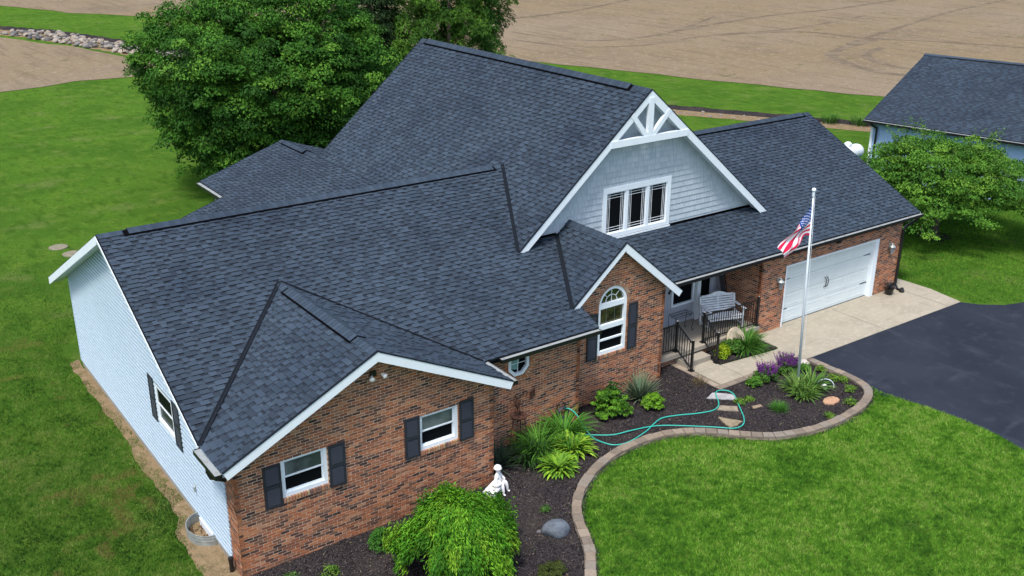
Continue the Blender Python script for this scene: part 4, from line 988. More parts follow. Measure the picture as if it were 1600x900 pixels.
# ------------------------------------------------------------------ plants
def unit(a): return a/np.maximum(np.linalg.norm(a, axis=-1, keepdims=True), 1e-9)
def leaves(p, nrm, size, ratio, colA, droop=0, axis=None):
    """folded leaf faces at p with rough normal nrm"""
    n = len(p); nrm = unit(nrm+rng.normal(0, .45, (n, 3)))
    d = rng.normal(0, 1, (n, 3)) if axis is None else axis+rng.normal(0, .35, (n, 3))
    d = unit(d-nrm*np.sum(d*nrm, 1, keepdims=True)); d[:, 2] -= droop; d = unit(d); s = unit(np.cross(nrm, d))
    l = size*rng.uniform(.65, 1.3, (n, 1)); w_ = l*ratio
    V = np.stack([p-d*l/2, p+s*w_/2+nrm*l*.12, p+d*l/2-np.array([0, 0, .15])*l, p-s*w_/2+nrm*l*.12], 1).reshape(-1, 3)
    i = np.arange(n)[:, None]*4; F = np.concatenate([i+[0, 1, 2], i+[0, 2, 3]], 1).reshape(-1, 3)
    C = np.repeat(colA, 4, 0)
    return V, F, C
def pick(n, cols, jit=.18, grp=None):
    c = np.array(cols)[rng.integers(0, len(cols), n)]; return np.clip(c*(1+rng.normal(0, jit, (n, 1))), .003, 1)
def crown(n_cl, per, rad, clr, size, cols, shape, ratio=.6, lump=.18, flat=.6, low=-.5, seed=0, droop=0, inner=.35):
    """clumps over an uneven ellipsoid; returns arrays and clump centres"""
    global rng
    rng = np.random.default_rng(seed)
    d = unit(rng.normal(0, 1, (n_cl*3, 3))); d = d[d[:, 2] > low][:n_cl]; n_cl = len(d)
    ph = rng.uniform(0, 6, 6)
    bump = 1+lump*(np.sin(3*d[:, 0]+ph[0])*np.sin(3.5*d[:, 1]+ph[1])+.8*np.sin(5*d[:, 2]+ph[2]+2*d[:, 0])+.5*rng.normal(0, 1, n_cl))
    r = np.where(rng.random(n_cl) < inner, rng.uniform(.45, .85, n_cl), rng.uniform(.88, 1.02, n_cl))*bump
    c = d*r[:, None]*np.array(rad); c = shape(c) if shape else c
    k = np.repeat(np.arange(n_cl), per); m = len(k); q = unit(rng.normal(0, 1, (m, 3))); q[:, 2] = np.abs(q[:, 2])*1.0-.25
    cr = clr*rng.uniform(.6, 1.3, n_cl)[k][:, None]
    p = c[k]+q*cr*np.array([1, 1, flat])*rng.uniform(.55, 1.05, (m, 1))
    nrm = q*.8+np.array([0, 0, .7])+d[k]*.4
    base = np.array(cols)[rng.integers(0, len(cols), n_cl)][k]; C = np.clip(base*(1+rng.normal(0, .22, (m, 1))), .003, 1)
    return (*leaves(p, nrm, size, ratio, C, droop), c)
BARKC = (1, 1, 1)
def trunk_and_limbs(root, h, r, centres, nlimb, top, seed=0, lean=(0, 0)):
    R = random.Random(seed); mb = MB()
    pts = [(0, 0, -.05), (.02, .0, .15), (lean[0]*.4, lean[1]*.4, h*.5), (lean[0], lean[1], h), (lean[0]*1.3, lean[1]*1.3, top)]
    mb.tube(pts, [r*1.5, r*1.1, r*.95, r*.8, r*.15], 10); mb.build('trunk', 'bark', root, smooth=True)
    for k in range(nlimb):
        c = Vector(centres[R.randrange(len(centres))]); z = min(h*R.uniform(.7, 1.3), max(.4, c.z-.2)); b = Vector((lean[0]*z/h, lean[1]*z/h, z)); m_ = b.lerp(c, .5)+Vector((0, 0, .12*(c-b).length))
        mb = MB(); mb.tube(smooth([b, m_, c], 4), [r*.45*(1-.85*i/8) for i in range(9)], 6); mb.build('limb', 'bark', root, smooth=True)
# big maple behind the house
MC = [(.030, .10, .013), (.046, .14, .015), (.022, .075, .011), (.068, .18, .020), (.036, .115, .014), (.095, .22, .025)]
MAPLE = empty('maple_tree', (13.35, 27.9, 0), 'large round dark green maple tree on the lawn behind the house', 'tree')
def mshape(c): c = c.copy(); c[:, 2] = c[:, 2]+5.1; return c
V, F, C, cc = crown(1900, 120, (5.95, 5.4, 4.8), .58, .14, MC, mshape, low=-.90, seed=21, lump=.11, flat=.85)
npmesh('crown', V, F, C, 'leaf', MAPLE); trunk_and_limbs(MAPLE, 1.9, .36, cc, 16, 6, 1)
# dark spruce and spreading juniper farther back
SP = empty('spruce_tree', (26.0, 42.0, 0), 'dull grey-green conifer between the maple and the bright green tree', 'tree')
def conifer(root, h, r, cols, seed, n=5200, size=.30, ratio=.16):
    global rng
    rng = np.random.default_rng(seed); t = rng.random(n)**1.3; a = rng.uniform(0, 2*PI, n); tier = (np.floor(t*16)+rng.uniform(.2, .8, n)*.55)/16
    rr = r*(1-tier)*(.55+.45*rng.random(n)**.5)*(1+.15*np.sin(a*5+tier*20)); c = np.stack([rr*np.cos(a), rr*np.sin(a), h*tier+.2-.14*rr], 1)
    k = np.repeat(np.arange(n), 9); ax = np.stack([np.cos(a), np.sin(a), -.35+0*a], 1)[k]; p = c[k]+rng.normal(0, .13, (len(k), 3)); nrm = np.tile([0, 0, 1.], (len(k), 1))+ax*.3
    V, F, C = leaves(p, nrm, size, ratio, pick(len(k), cols), axis=ax); npmesh('crown', V, F, C, 'leaf', root)
    mb = MB(); mb.tube([(0, 0, -.05), (0, 0, h*.5), (0, 0, h*.97)], [.24, .14, .03], 8); mb.build('trunk', 'bark', root)
conifer(SP, 12, 3.3, [(.028, .062, .022), (.040, .082, .028), (.020, .046, .018)], 5)
JN = empty('juniper_tree', (31.0, 40.5, 0), 'feathery bright green evergreen right of the dull conifer above the roof ridge', 'tree')
def jshape(c): c = c.copy(); c[:, 2] = c[:, 2]*(1)+5.0; return c
V, F, C, cc = crown(420, 150, (3.6, 3.6, 5.0), .62, .26, [(.045, .12, .018), (.065, .155, .020), (.032, .09, .014), (.085, .19, .024)], jshape, ratio=.22, low=-.9, seed=33, flat=1.5, lump=.26, droop=.3)
npmesh('crown', V, F, C, 'leaf', JN); trunk_and_limbs(JN, 1.5, .28, cc, 8, 8, 2)
SH = empty('shrub', (24.6, 35.5, 0), 'yellow-green shrub at the roof edge between the maple and the conifer', 'shrub')
V, F, C, cc = crown(60, 130, (1.8, 1.5, 1.3), .4, .16, [(.06, .11, .02), (.08, .14, .025)], lambda c: c+np.array([0, 0, 1.2]), low=-.5, seed=4)
npmesh('foliage', V, F, C, 'leaf', SH)
# spreading ornamental tree by the barn
CT = empty('crabapple_tree', (32.75, 5.15, 0), 'low wide spreading green tree with drooping branches in front of the barn', 'tree')
def cshape(c):
    c = c.copy(); rr = np.hypot(c[:, 0], c[:, 1]); c[:, 2] = c[:, 2]+2.75-.07*rr**2+.0; c[:, 2] = np.maximum(c[:, 2], .75+.1*np.abs(np.sin(c[:, 0]*2))); c[:, 0] += .25; c[:, 1] -= .25; return c
V, F, C, cc = crown(680, 130, (3.35, 3.45, 1.50), .46, .10, [(.070, .185, .022), (.095, .23, .028), (.050, .14, .018), (.13, .27, .032), (.08, .20, .024)], cshape, low=-.45, seed=8, lump=.24, droop=.4)
npmesh('crown', V, F, C, 'leaf', CT); trunk_and_limbs(CT, 1.3, .16, cc, 14, 3.2, 3)
# a few long shoots standing out of the crown
R = random.Random(12); P_, N_ = [], []
for k in range(26):
    a = R.uniform(0, 2*PI); q = R.uniform(.3, 1); b = np.array([3.1*q*math.cos(a), 3.1*q*math.sin(a), 4.3-1.3*q**2]); dv = np.array([math.cos(a)*R.uniform(.1, 1), math.sin(a)*R.uniform(.1, 1), R.uniform(.3, .9)]); 
    for j in range(46): P_.append(b+dv*j/46*R.uniform(.6, 1.3)+np.array([R.gauss(0, .07), R.gauss(0, .07), R.gauss(0, .05)])); N_.append([0, 0, 1])
V, F, C = leaves(np.array(P_), np.array(N_, float), .12, .5, pick(len(P_), [(.07, .155, .028), (.095, .185, .03)])); npmesh('shoots', V, F, C, 'leaf', CT)
sheetw('bare_soil', [(32.75+.75*math.cos(t), 5.15+.75*math.sin(t)) for t in [k*PI/5 for k in range(10)]], .014, 'mulch', .04, .3, 4)

def blades(n, length, width, lean, cols, spread=.08, k=5, tipdrop=1.0, seed=0, upright=0, tipcol=None, jit=.18, z0_=.0):
    """arching strap leaves from one crown"""
    g = np.random.default_rng(seed); az = g.uniform(0, 2*PI, n); L = length*g.uniform(.6, 1.15, n); th = np.clip(g.uniform(lean[0], lean[1], n), .02, 1.5)
    r0 = spread*np.sqrt(g.random(n)); base = np.stack([r0*np.cos(az), r0*np.sin(az), np.full(n, z0_)], 1)
    dirh = np.stack([np.cos(az), np.sin(az), 0*az], 1); side = np.stack([-np.sin(az), np.cos(az), 0*az], 1)
    V = []; p = base.copy()
    for i in range(k+1):
        t = i/k; w_ = width*(math.sin(PI*min(.97, .18+.8*t))**.7)*(1-.0*t) if i < k else width*.08
        V.append(p-side*w_/2+np.array([0, 0, .12*w_])); V.append(p+side*w_/2+np.array([0, 0, .12*w_]))
        ang = th+tipdrop*t**1.5; step = (L/k)[:, None]; p = p+step*(dirh*np.sin(ang)[:, None]+np.array([0, 0, 1])*np.cos(ang)[:, None]); p[:, 2] = np.maximum(p[:, 2], .015)
    V = np.stack(V, 1); F = []
    i0 = np.arange(n)[:, None]*(2*(k+1))
    F = np.concatenate([i0+[2*j, 2*j+1, 2*j+3, 2*j+2] for j in range(k)], 0)
    c = np.array(cols)[g.integers(0, len(cols), n)]*(1+g.normal(0, jit, (n, 1))); C = np.repeat(c[:, None], 2*(k+1), 1)
    if tipcol is not None: 
        tt = (np.repeat(np.arange(k+1), 2)/k)[None, :, None]**2; C = C*(1-tt)+np.array(tipcol)*tt
    return V.reshape(-1, 3), F, np.clip(C.reshape(-1, 3), .003, 1)
def clump(name, xy, label, cat, n, length, width, lean, cols, group=None, z=.02, part='leaves', **kw):
    r = empty(name, (xy[0], xy[1], z), label, cat, group); V, F, C = blades(n, length, width, lean, cols, **kw); npmesh(part, V, F, C, 'leaf', r); return r
def bush(name, xy, label, cat, rad, n_cl, per, size, cols, z=.02, ratio=.5, seed=0, clr=.1, low=-.2, group=None, lump=.15, flat=.8):
    r = empty(name, (xy[0], xy[1], z), label, cat, group)
    V, F, C, cc = crown(n_cl, per, rad, clr, size, cols, lambda c: c+np.array([0, 0, rad[2]*.45]), ratio=ratio, low=low, seed=seed, lump=lump, flat=flat)
    V[:, 2] = np.maximum(V[:, 2], .005); npmesh('foliage', V, F, C, 'leaf', r); mb = MB()
    R = random.Random(seed)
    for k in range(7):
        c = cc[R.randrange(len(cc))]; mb.tube([(0, 0, 0), (c[0]*.4, c[1]*.4, max(.02, c[2]*.6)), tuple(c)], [.012, .009, .004], 4)
    mb.build('stem', 'bark', r); return r
DG = [(.038, .11, .018), (.055, .145, .022), (.075, .18, .028)]
LG = [(.17, .34, .028), (.23, .40, .035), (.12, .27, .025), (.29, .44, .05)]
MG = [(.075, .20, .025), (.10, .25, .03), (.055, .16, .022)]
clump('yucca', (12.45, 1.28), 'spiky blue-green yucca against the arched-window wall', 'yucca', 150, .78, .042, (.15, 1.35), [(.055, .115, .075), (.075, .14, .09), (.10, .15, .09)], spread=.1, tipdrop=.35, seed=1, tipcol=(.18, .21, .12))
clump('yucca', (6.92, .55), 'dark yucca with painted-in shade at the brick corner behind the white statue', 'yucca', 120, .72, .035, (.15, 1.3), [(.018, .045, .03), (.028, .06, .042), (.04, .08, .055)], spread=.1, tipdrop=.5, seed=2, tipcol=(.07, .09, .06))  # shade of the corner is put into the dark leaf colours
clump('daylily', (8.25, .55), 'dark green arching daylily clump left of the hose rack', 'daylily', 260, .85, .026, (.1, .95), MG, spread=.28, tipdrop=1.5, seed=3)
clump('daylily', (7.75, .35), 'lowest darker daylily clump below the wall beside the rusty stand', 'daylily', 190, .70, .024, (.1, .95), [(.03, .08, .02), (.04, .105, .025)], spread=.25, tipdrop=1.5, seed=31)
clump('daylily', (9.25, .75), 'tall arching daylily clump under the garden hose hook', 'daylily', 260, .95, .026, (.1, .85), [(.08, .24, .03), (.11, .29, .035), (.065, .19, .028)], spread=.25, tipdrop=1.6, seed=4)
clump('hosta', (9.0, .08), 'yellow-green hosta nearest the curve of the edging', 'hosta', 330, .50, .085, (.1, 1.15), LG, spread=.22, tipdrop=1.3, seed=5)
clump('hosta', (8.12, -.42), 'yellow-green hosta lower left of the other hosta', 'hosta', 300, .44, .075, (.15, 1.2), LG[:3]+[(.13, .27, .035)], spread=.2, tipdrop=1.3, seed=6)
clump('ornamental_grass', (17.52, 1.88), 'round mound of fine dark green ornamental grass beside the garage apron', 'ornamental grass', 620, .72, .024, (.05, 1.35), [(.035, .12, .018), (.07, .19, .028), (.11, .26, .04)], spread=.22, tipdrop=1.1, seed=7, z=.035)
bush('shrub', (16.95, 1.92), 'dark green low shrub in front of the round stone disc', 'shrub', (.34, .30, .30), 60, 45, .07, DG, seed=11, ratio=.45, z=.035)
bush('shrub', (16.42, 1.85), 'small lime yellow shrub beside the right stair railing', 'shrub', (.22, .20, .26), 40, 40, .065, [(.22, .32, .015), (.28, .38, .02), (.16, .26, .015)], seed=12, z=.035)
bush('spirea_shrub', (11.05, .95), 'loose upright green shrub left of the yucca', 'shrub', (.46, .42, .52), 120, 50, .075, [(.085, .22, .02), (.12, .28, .025), (.055, .15, .018)], seed=13, lump=.25)
bush('spirea_shrub', (11.3, 1.28), 'darker green shrub against the brick behind the loose upright shrub', 'shrub', (.36, .26, .48), 70, 45, .07, [(.035, .10, .018), (.05, .13, .022)], seed=14, lump=.25)
bush('shrub', (12.30, .58), 'small rounded light green shrub in front of the yucca', 'shrub', (.27, .25, .30), 60, 45, .06, [(.13, .29, .02), (.17, .35, .03), (.09, .22, .02)], seed=15)
bush('shrub', (2.95, -.75), 'small neat green dome shrub by the foot of the brick wall', 'shrub', (.31, .27, .32), 90, 50, .045, [(.05, .17, .025), (.065, .20, .03)], seed=16, ratio=.3, lump=.04, clr=.07)
bush('cushion_plant', (5.45, -3.65), 'low mossy olive cushion plant below the boulder', 'plant', (.30, .26, .15), 60, 50, .04, [(.06, .085, .02), (.08, .11, .025)], seed=17, ratio=.3, lump=.05, clr=.06)
bush('cushion_plant', (4.2, -3.85), 'yellow-green leafy plant at the bottom edge by the big weeping shrub', 'plant', (.24, .2, .22), 36, 40, .06, LG[:2], seed=117)
# big weeping shrub in the foreground
WS = empty('weeping_shrub', (3.84, -2.44, .02), 'big bright green weeping shrub in the bed in the foreground', 'shrub')
g = np.random.default_rng(44); P_, A_, CC = [], [], []
WC = np.array([(.070, .225, .016), (.09, .265, .018), (.045, .155, .014), (.13, .32, .022), (.075, .235, .016), (.15, .30, .022)])
for k in range(185):                                     # arching boughs, each a plume of leaves
    a = g.uniform(0, 2*PI); q = math.sqrt(g.uniform(.0, 1)); R0 = 1.16*(1+.13*math.sin(3*a+1)+.12*math.sin(5*a+.5)+g.normal(0, .11)); reach = R0*q+.12
    top = (1.72-.60*q*q)*(1+g.normal(0, .10)); col = WC[g.integers(0, 6)]; low = g.uniform(.25, 1.0)*(.3+.7*q); n = 34
    t = np.linspace(.08, 1, n); rr = reach*np.sin(t*PI/2)**.8; z = top-.25*(1-t)**2-(top*low)*(t**2.6)
    c = np.stack([rr*math.cos(a), rr*math.sin(a), z], 1); m_ = 11
    pts = np.repeat(c, m_, 0)+g.normal(0, 1, (n*m_, 3))*np.repeat(.03+.065*np.sin(t*PI), m_)[:, None]
    P_.append(pts); dn = np.repeat(t, m_)
    A_.append(np.stack([math.cos(a)*(.9-.4*dn), math.sin(a)*(.9-.4*dn), -.15-.8*dn], 1)+g.normal(0, .25, (n*m_, 3))); CC.append(np.clip(col*(1+g.normal(0, .25, (n*m_, 1))), .01, 1))
pp, A_, CC = np.concatenate(P_), np.concatenate(A_), np.concatenate(CC); rng = np.random.default_rng(45)
rad_ = unit(np.c_[pp[:, :2], np.zeros(len(pp))])
V, F, C = leaves(pp, rad_*.5+np.array([0, 0, .8]), .10, .26, CC, axis=A_); V[:, 2] = np.maximum(V[:, 2], .01); npmesh('foliage', V, F, C, 'leaf', WS)
mb = MB(); mb.tube([(0, 0, 0), (.05, .02, .5), (-.02, .05, 1.0), (.04, 0, 1.5)], [.06, .05, .04, .02], 8); mb.build('trunk', 'bark', WS)
bush('shrub', (4.95, -1.55), 'upright pale green shrub at the right shoulder of the weeping shrub', 'shrub', (.33, .30, .42), 70, 45, .075, [(.09, .20, .03), (.12, .24, .03), (.15, .22, .03)], seed=19, lump=.2)
bush('sedum_plant', (5.32, -.98), 'small yellowish orange tinged plant between the weeping shrub and the statue', 'plant', (.12, .10, .20), 14, 26, .05, [(.22, .22, .03), (.26, .18, .05), (.14, .18, .03)], seed=20)
bush('shrub', (4.85, -.85), 'dark green leafy shrub right behind the top of the weeping shrub', 'shrub', (.26, .24, .36), 44, 40, .075, [(.045, .13, .025), (.06, .16, .03)], seed=18)
# flowering salvias
def salvia(xy, label, s, seed):
    r = bush('salvia', xy, label, 'flowering plant', (.36*s, .32*s, .30*s), 60, 42, .055, DG[1:]+[(.06, .10, .04)], seed=seed, group='purple salvias by the front walk'); R = random.Random(seed); PV, NV = [], []
    for k in range(120):
        a, q = R.uniform(0, 2*PI), math.sqrt(R.random()); b = Vector((.30*s*q*math.cos(a), .28*s*q*math.sin(a), .30*s)); d = Vector((math.cos(a)*.5*q, math.sin(a)*.5*q, 1)).normalized(); L = R.uniform(.18, .34)*s
        for j in range(15): p = b+d*L*j/15; PV.append((p.x+R.gauss(0, .008), p.y+R.gauss(0, .008), p.z)); NV.append((math.cos(j*2.4), math.sin(j*2.4), .4))
    V, F, C = leaves(np.array(PV), np.array(NV), .035, .7, pick(len(PV), [(.16, .035, .22), (.23, .06, .30), (.12, .03, .17)])); npmesh('flowers', V, F, C, 'leaf', r)
rng = np.random.default_rng(3)
salvia((16.35, -.02), 'smaller purple salvia clump, left of the two by the walk', .92, 51); salvia((17.25, .02), 'larger purple salvia clump next to the flagpole', 1.0, 52)
bush('shrub', (15.72, -.08), 'small green leafy plant left of the purple salvias', 'plant', (.19, .17, .22), 30, 34, .055, MG, seed=53)
bush('shrub', (17.78, -.28), 'small green plant just right of the flagpole below the white stone', 'plant', (.14, .13, .16), 20, 30, .05, MG, seed=54)
clump('fern_plant', (15.18, -1.50), 'fine feathery bright green tuft in the middle of the bed', 'plant', 520, .26, .006, (.05, 1.35), [(.06, .19, .025), (.08, .22, .035)], spread=.14, tipdrop=.4, seed=55)
for i, (x, y, s, lb) in enumerate([(18.14, -.58, .15, 'little lime green plant nearest the driveway edging'), (17.95, -1.22, .17, 'lime green plant cluster right of the curved garden light'), (18.12, -1.42, .12, 'smaller lime plant touching the cluster right of the garden light'), (17.76, -1.93, .14, 'small yellow-green plant inside the tightest bend of the edging'), (17.05, -2.50, .15, 'yellow-green plant on the bend of the edging below the terracotta stone'), (16.0, -2.62, .09, 'tiny yellow-green seedling against the front edging'), (14.55, -.60, .11, 'tiny bright green seedling right of the stepping stones'), (14.95, -.62, .09, 'tiny dull green seedling next to the bright seedling by the stepping stones'), (1.55, -1.0, .16, 'small yellow-green weed below the left brick windows'), (.75, -.75, .18, 'green weed at the brick wall in the bottom left of the bed'), (6.75, -1.7, .07, 'tiny lone green seedling above the boulder'), (3.05, -.32, .10, 'pale green weed against the brick behind the dome shrub')]):
    bush('bedding_plant', (x, y), lb, 'plant', (s, s*.9, s*.9), 16, 22, .05, [(.13, .24, .03), (.09, .19, .03)] if 'lime' in lb or 'yellow' in lb or 'bright' in lb else [(.06, .14, .03), (.08, .16, .04)], seed=60+i)
clump('daylily', (16.55, -1.02), 'pale striped daylily clump left of the flagpole foot', 'daylily', 130, .60, .034, (.15, 1.2), [(.13, .24, .05), (.20, .30, .08), (.08, .18, .04)], spread=.14, tipdrop=1.0, seed=8)
clump('daylily', (17.0, -1.15), 'broad light green daylily clump right of the flagpole foot', 'daylily', 210, .62, .036, (.1, 1.2), [(.10, .22, .04), (.15, .27, .06), (.08, .18, .035)], spread=.2, tipdrop=1.0, seed=9)
clump('daylily', (16.4, -1.38), 'lowest light green daylily clump in front of the flagpole', 'daylily', 150, .50, .034, (.15, 1.25), [(.10, .22, .04), (.14, .26, .05)], spread=.16, tipdrop=1.0, seed=10)
clump('dried_grass', (14.50, .92), 'dry straw coloured clump with a few thin stalks beside the step border', 'dried plant', 90, .30, .008, (.05, 1.5), [(.16, .12, .06), (.22, .17, .09), (.12, .10, .05)], spread=.13, tipdrop=.3, seed=70)
# dark dried planter at garage
DP = empty('dried_shrub', (25.35, 2.12, .03), 'black leafless twiggy plant in a dark pot at the right end of the garage wall', 'plant')
mb = MB(); mb.lathe([(.12, 0), (.17, .22), (.18, .24), (.15, .24)], (0, 0, 0), 12); mb.build('pot', 'black', DP)
R = random.Random(6); mb = MB()
for k in range(70):
    a = R.uniform(0, 2*PI); L = R.uniform(.2, .5); s = R.uniform(.3, 1.1); mb.tube([(0, 0, .2), (L*s*.5*math.cos(a), L*s*.4*math.sin(a)-.03, .3+L*.35), (L*s*math.cos(a), L*s*.7*math.sin(a)-.05, .26+L*.5-.35*s*L)], [.012, .009, .004], 3)
mb.build('twigs', 'black', DP)
DP2 = empty('downspout_boot', (25.93, 1.98, .03), 'black splash boot at the foot of the garage corner downspout', 'drain'); mb = MB(); mb.lathe([(.09, 0), (.10, .06), (.06, .14), (.05, .16)], (0, 0, 0), 10); mb.build('boot_body', 'black', DP2)

# ------------------------------------------------------------------ stones
def rockmesh(rx, ry, rz, seed, n=3, sharp=.18):
    import bmesh
    bm = bmesh.new(); bmesh.ops.create_icosphere(bm, subdivisions=n, radius=1); R = np.random.default_rng(seed); D = unit(R.normal(0, 1, (9, 3))); h = R.uniform(.72, .95, 9)
    for v in bm.verts:
        p = np.array(v.co); 
        for d, hh in zip(D, h):
            e = p@d
            if e > hh: p = p-d*(e-hh)*.9
        p *= 1+sharp*.25*math.sin(5*p[0]+seed)*math.sin(4*p[1]+1.3*seed)
        v.co = Vector((p[0]*rx, p[1]*ry, max(-.3, p[2])*rz))
    me = bpy.data.meshes.new('rock'); bm.to_mesh(me); bm.free(); me.polygons.foreach_set('use_smooth', [True]*len(me.polygons)); return me
def colorize(me, c, m):
    me.materials.append(MT[m]); ca = me.color_attributes.new('Col', 'FLOAT_COLOR', 'POINT'); ca.data.foreach_set('color', np.tile([*c, 1], len(me.vertices)).astype(np.float32)); return me
def rock(name, loc, r, c, seed, label, cat='rock', rz=0, group=None, n=3):
    o = link(name, colorize(rockmesh(*r, seed, n), c, 'stone')); o.location = loc; o.rotation_euler = (0, 0, rz); return tag(o, label, cat, group)
rock('boulder', (6.42, -2.52, .07), (.34, .26, .28), (.115, .135, .16), 3, 'smooth blue-grey boulder in the mulch near the edging', 'boulder', -.3)
rock('small_stone', (6.12, -2.28, .03), (.07, .06, .04), (.13, .13, .14), 5, 'small dark stone just left of the boulder', 'stone', n=2)
def flat(name, pts, z, th, c, label, cat='stepping stone', group=None, seed=0):
    R = random.Random(seed); ctr = Vector((sum(p[0] for p in pts)/len(pts), sum(p[1] for p in pts)/len(pts), z)); q = wob(pts, .012, .09, seed); q = ccw(q); mb = MB()
    mb.prism([(x-ctr.x, y-ctr.y, 0) for x, y in q], [((x-ctr.x)*.97, (y-ctr.y)*.97, th) for x, y in q], c); o = mb.build(name, 'stone'); o.location = ctr; return tag(o, label, cat, group)
flat('stepping_stone', [(13.99, 0.14), (14.39, 0.3), (14.79, -0.13), (14.64, -0.42)], .022, .03, (.33, .33, .33), 'pale pinkish stepping stone nearest the front walk', seed=1)
flat('stepping_stone', [(13.73, -0.53), (13.97, -0.38), (14.33, -0.72), (14.16, -0.93)], .022, .03, (.26, .22, .165), 'tan stepping stone in the middle of the three', seed=2)
flat('stepping_stone', [(13.44, -0.83), (13.8, -1.4), (13.52, -1.47), (13.28, -1.46), (13.28, -1.25)], .022, .035, (.24, .195, .13), 'triangular tan stepping stone closest to the curved edging', seed=3)
flat('flat_stone', [(18.0, .02), (18.25, -.08), (18.42, .06), (18.36, .24), (18.1, .28), (17.98, .16)], .022, .05, (.52, .49, .43), 'flat cream coloured stone between the flagpole and the driveway edging', 'stone', seed=4)
flat('flat_stone', [(16.83+.30*math.cos(t)-.03, -2.02+.19*math.sin(t)) for t in [k*PI/5 for k in range(10)]], .022, .04, (.40, .24, .15), 'flat terracotta coloured oval stone below the daylilies', 'stone', seed=5)
flat('flat_stone', [(14.62, -1.05), (14.95, -1.12), (14.98, -1.0), (14.7, -.93)], .022, .02, (.26, .20, .14), 'thin brown flat stone left of the feathery tuft', 'stone', seed=6)
# round stone disc leaning on porch
o = MB(); T = Matrix.Rotation(math.radians(68), 3, 'X'); o.lathe([(.02, -.05), (.36, -.05), (.385, 0), (.36, .05), (.02, .055)], (0, 0, .34), 28, (.42, .36, .26), T=T); o = o.build('round_stone', 'stone'); o.location = (17.22, 2.05, .03); tag(o, 'round tan stone disc leaning against the porch base', 'stone disc')
# septic lids
for x, y, lb in ((2.1, 24.65, 'round concrete lid in the lawn, farther of the two'), (2.35, 23.5, 'round concrete lid in the lawn beside the roof corner, nearer of the two')):
    o = MB(); o.lathe([(.37, 0), (.37, .03), (.34, .045), (.02, .05)], (0, 0, 0), 20, (.20, .185, .13)); o = o.build('septic_lid', 'stone'); o.location = (x, y, 0); tag(o, lb, 'lid')
# stones lining the ditch: parts of the ditch bed
DB = bpy.data.objects['ditch_bed']; RM = [colorize(rockmesh(.5, .42, .38, 40+i, 2), c, 'stone') for i, c in enumerate([(.27, .235, .195), (.20, .185, .17), (.32, .28, .235), (.13, .125, .12), (.25, .21, .16), (.09, .09, .09)])]
R = random.Random(9); dp = smooth([(15.4, 95.0, 0), (16.6, 91.5, 0), (18, 86, 0), (20, 79.5, 0), (21.3, 73.5, 0), (22.6, 69.5, 0)], 10)
for k in range(298):
    t = R.random(); i = int(t*(len(dp)-1)); p = dp[i]; wid = (1.9-.9*t)*(1.25 if t > .04 else .6); o = link('stone', RM[R.randrange(6)], DB, (p.x+R.uniform(-wid, wid)*.95, p.y+R.uniform(-1, 1)+R.uniform(-.3, .3), .05+R.random()*.12)); s = R.uniform(.38, .85); o.scale = (s, s*R.uniform(.7, 1.2), s*R.uniform(.6, 1)); o.rotation_euler = (R.uniform(-.4, .4), R.uniform(-.4, .4), R.uniform(0, 6))
# creek stones and weeds
CBD = bpy.data.objects['creek_bed']
for k in range(70):
    t = R.random(); i = int(t*(len(cb)-1.001)); a, b = cb[i], cb[i+1]; f_ = t*(len(cb)-1)-i; x, y = a[0]+(b[0]-a[0])*f_, a[1]+(b[1]-a[1])*f_
    o = link('stone', RM[R.choice([0, 1, 4])], CBD, (x+R.uniform(-.6, .6), y+R.uniform(-.4, .4), .02)); s = R.uniform(.12, .3); o.scale = (s, s, s)
for x, y, sd in ((48.6, 20.7, 1), (47.6, 22.2, 2)):
    clump('weed_clump', (x, y), 'dark tuft of weeds in the dry creek bed by the garage roof edge' if sd == 1 else 'second dark tuft of weeds farther along the creek bed', 'weeds', 160, .7, .03, (.05, .7), DG, spread=.5, seed=90+sd)

# ------------------------------------------------------------------ flagpole and flag
FPO = empty('flagpole', (16.76, -.85, .02), 'tall slim silver flagpole standing in the planting bed', 'flagpole')
PT_, PB_ = Vector((-.30, 0, 5.97)), Vector((0, 0, 0))
mb = MB(); mb.tube([PB_, PB_.lerp(PT_, .5), PT_], [.040, .034, .022], 12); mb.build('pole', 'alu', FPO, smooth=True)
mb = MB(); mb.lathe([(.01, -.06), (.045, -.04), (.062, 0), (.045, .045), (.01, .06)], (PT_.x, 0, PT_.z+.08), 14); mb.build('ball_finial', 'white', FPO, smooth=True)
mb = MB(); mb.lathe([(.035, -.10), (.038, 0), (.02, .03)], tuple(PT_), 10); mb.build('truck', 'alu', FPO)
mb = MB(); mb.tube([PT_+Vector((.035, -.03, -.1)), Vector((.05, -.04, 1.2))], .006, 4); mb.build('halyard', 'white', FPO)
# flag cloth: hoist on the pole, fly hanging away from it
FLAG = empty('flag', (16.49, -.85, 4.8), 'red white and blue striped flag with white stars hanging limp from the pole', 'flag')
HT, HB = Vector((-.045, 0, .86)), Vector((.0, 0, -.04))
def flagp(s, t):
    k_ = min(1, max(0, (s-.25)/.3)); t = t+k_*(.5+.5*math.sin(PI*(.5+.5*math.sin(PI*(t-.5))-.5))-t)
    """s along the fly 0..1, t down the hoist 0..1"""
    h = HT.lerp(HB, t)
    drop = s**1.15
    # top edge runs down-left; lower edge gathers in folds towards the fly
    top = Vector((-1.22*s, -.04*math.sin(5*s), .86-1.02*s-.02*math.sin(PI*s)))
    bot = Vector((-.96*s-.05*math.sin(2*PI*s), -.05*s, -.04+.12*math.sin(PI*min(1, s*1.9))*(1-s)-.46*s**1.3))
    p = top.lerp(bot, t); p.x += HT.x*(1-t)*(1-s)
    fold = .045*math.sin(2*PI*(t*1.15+s*1.25))*min(1, s*3)+.025*math.sin(2*PI*(t*2.3-s*2))*s
    p += Vector((.012*math.sin(9*t+7*s)*s, fold, .0)); return p
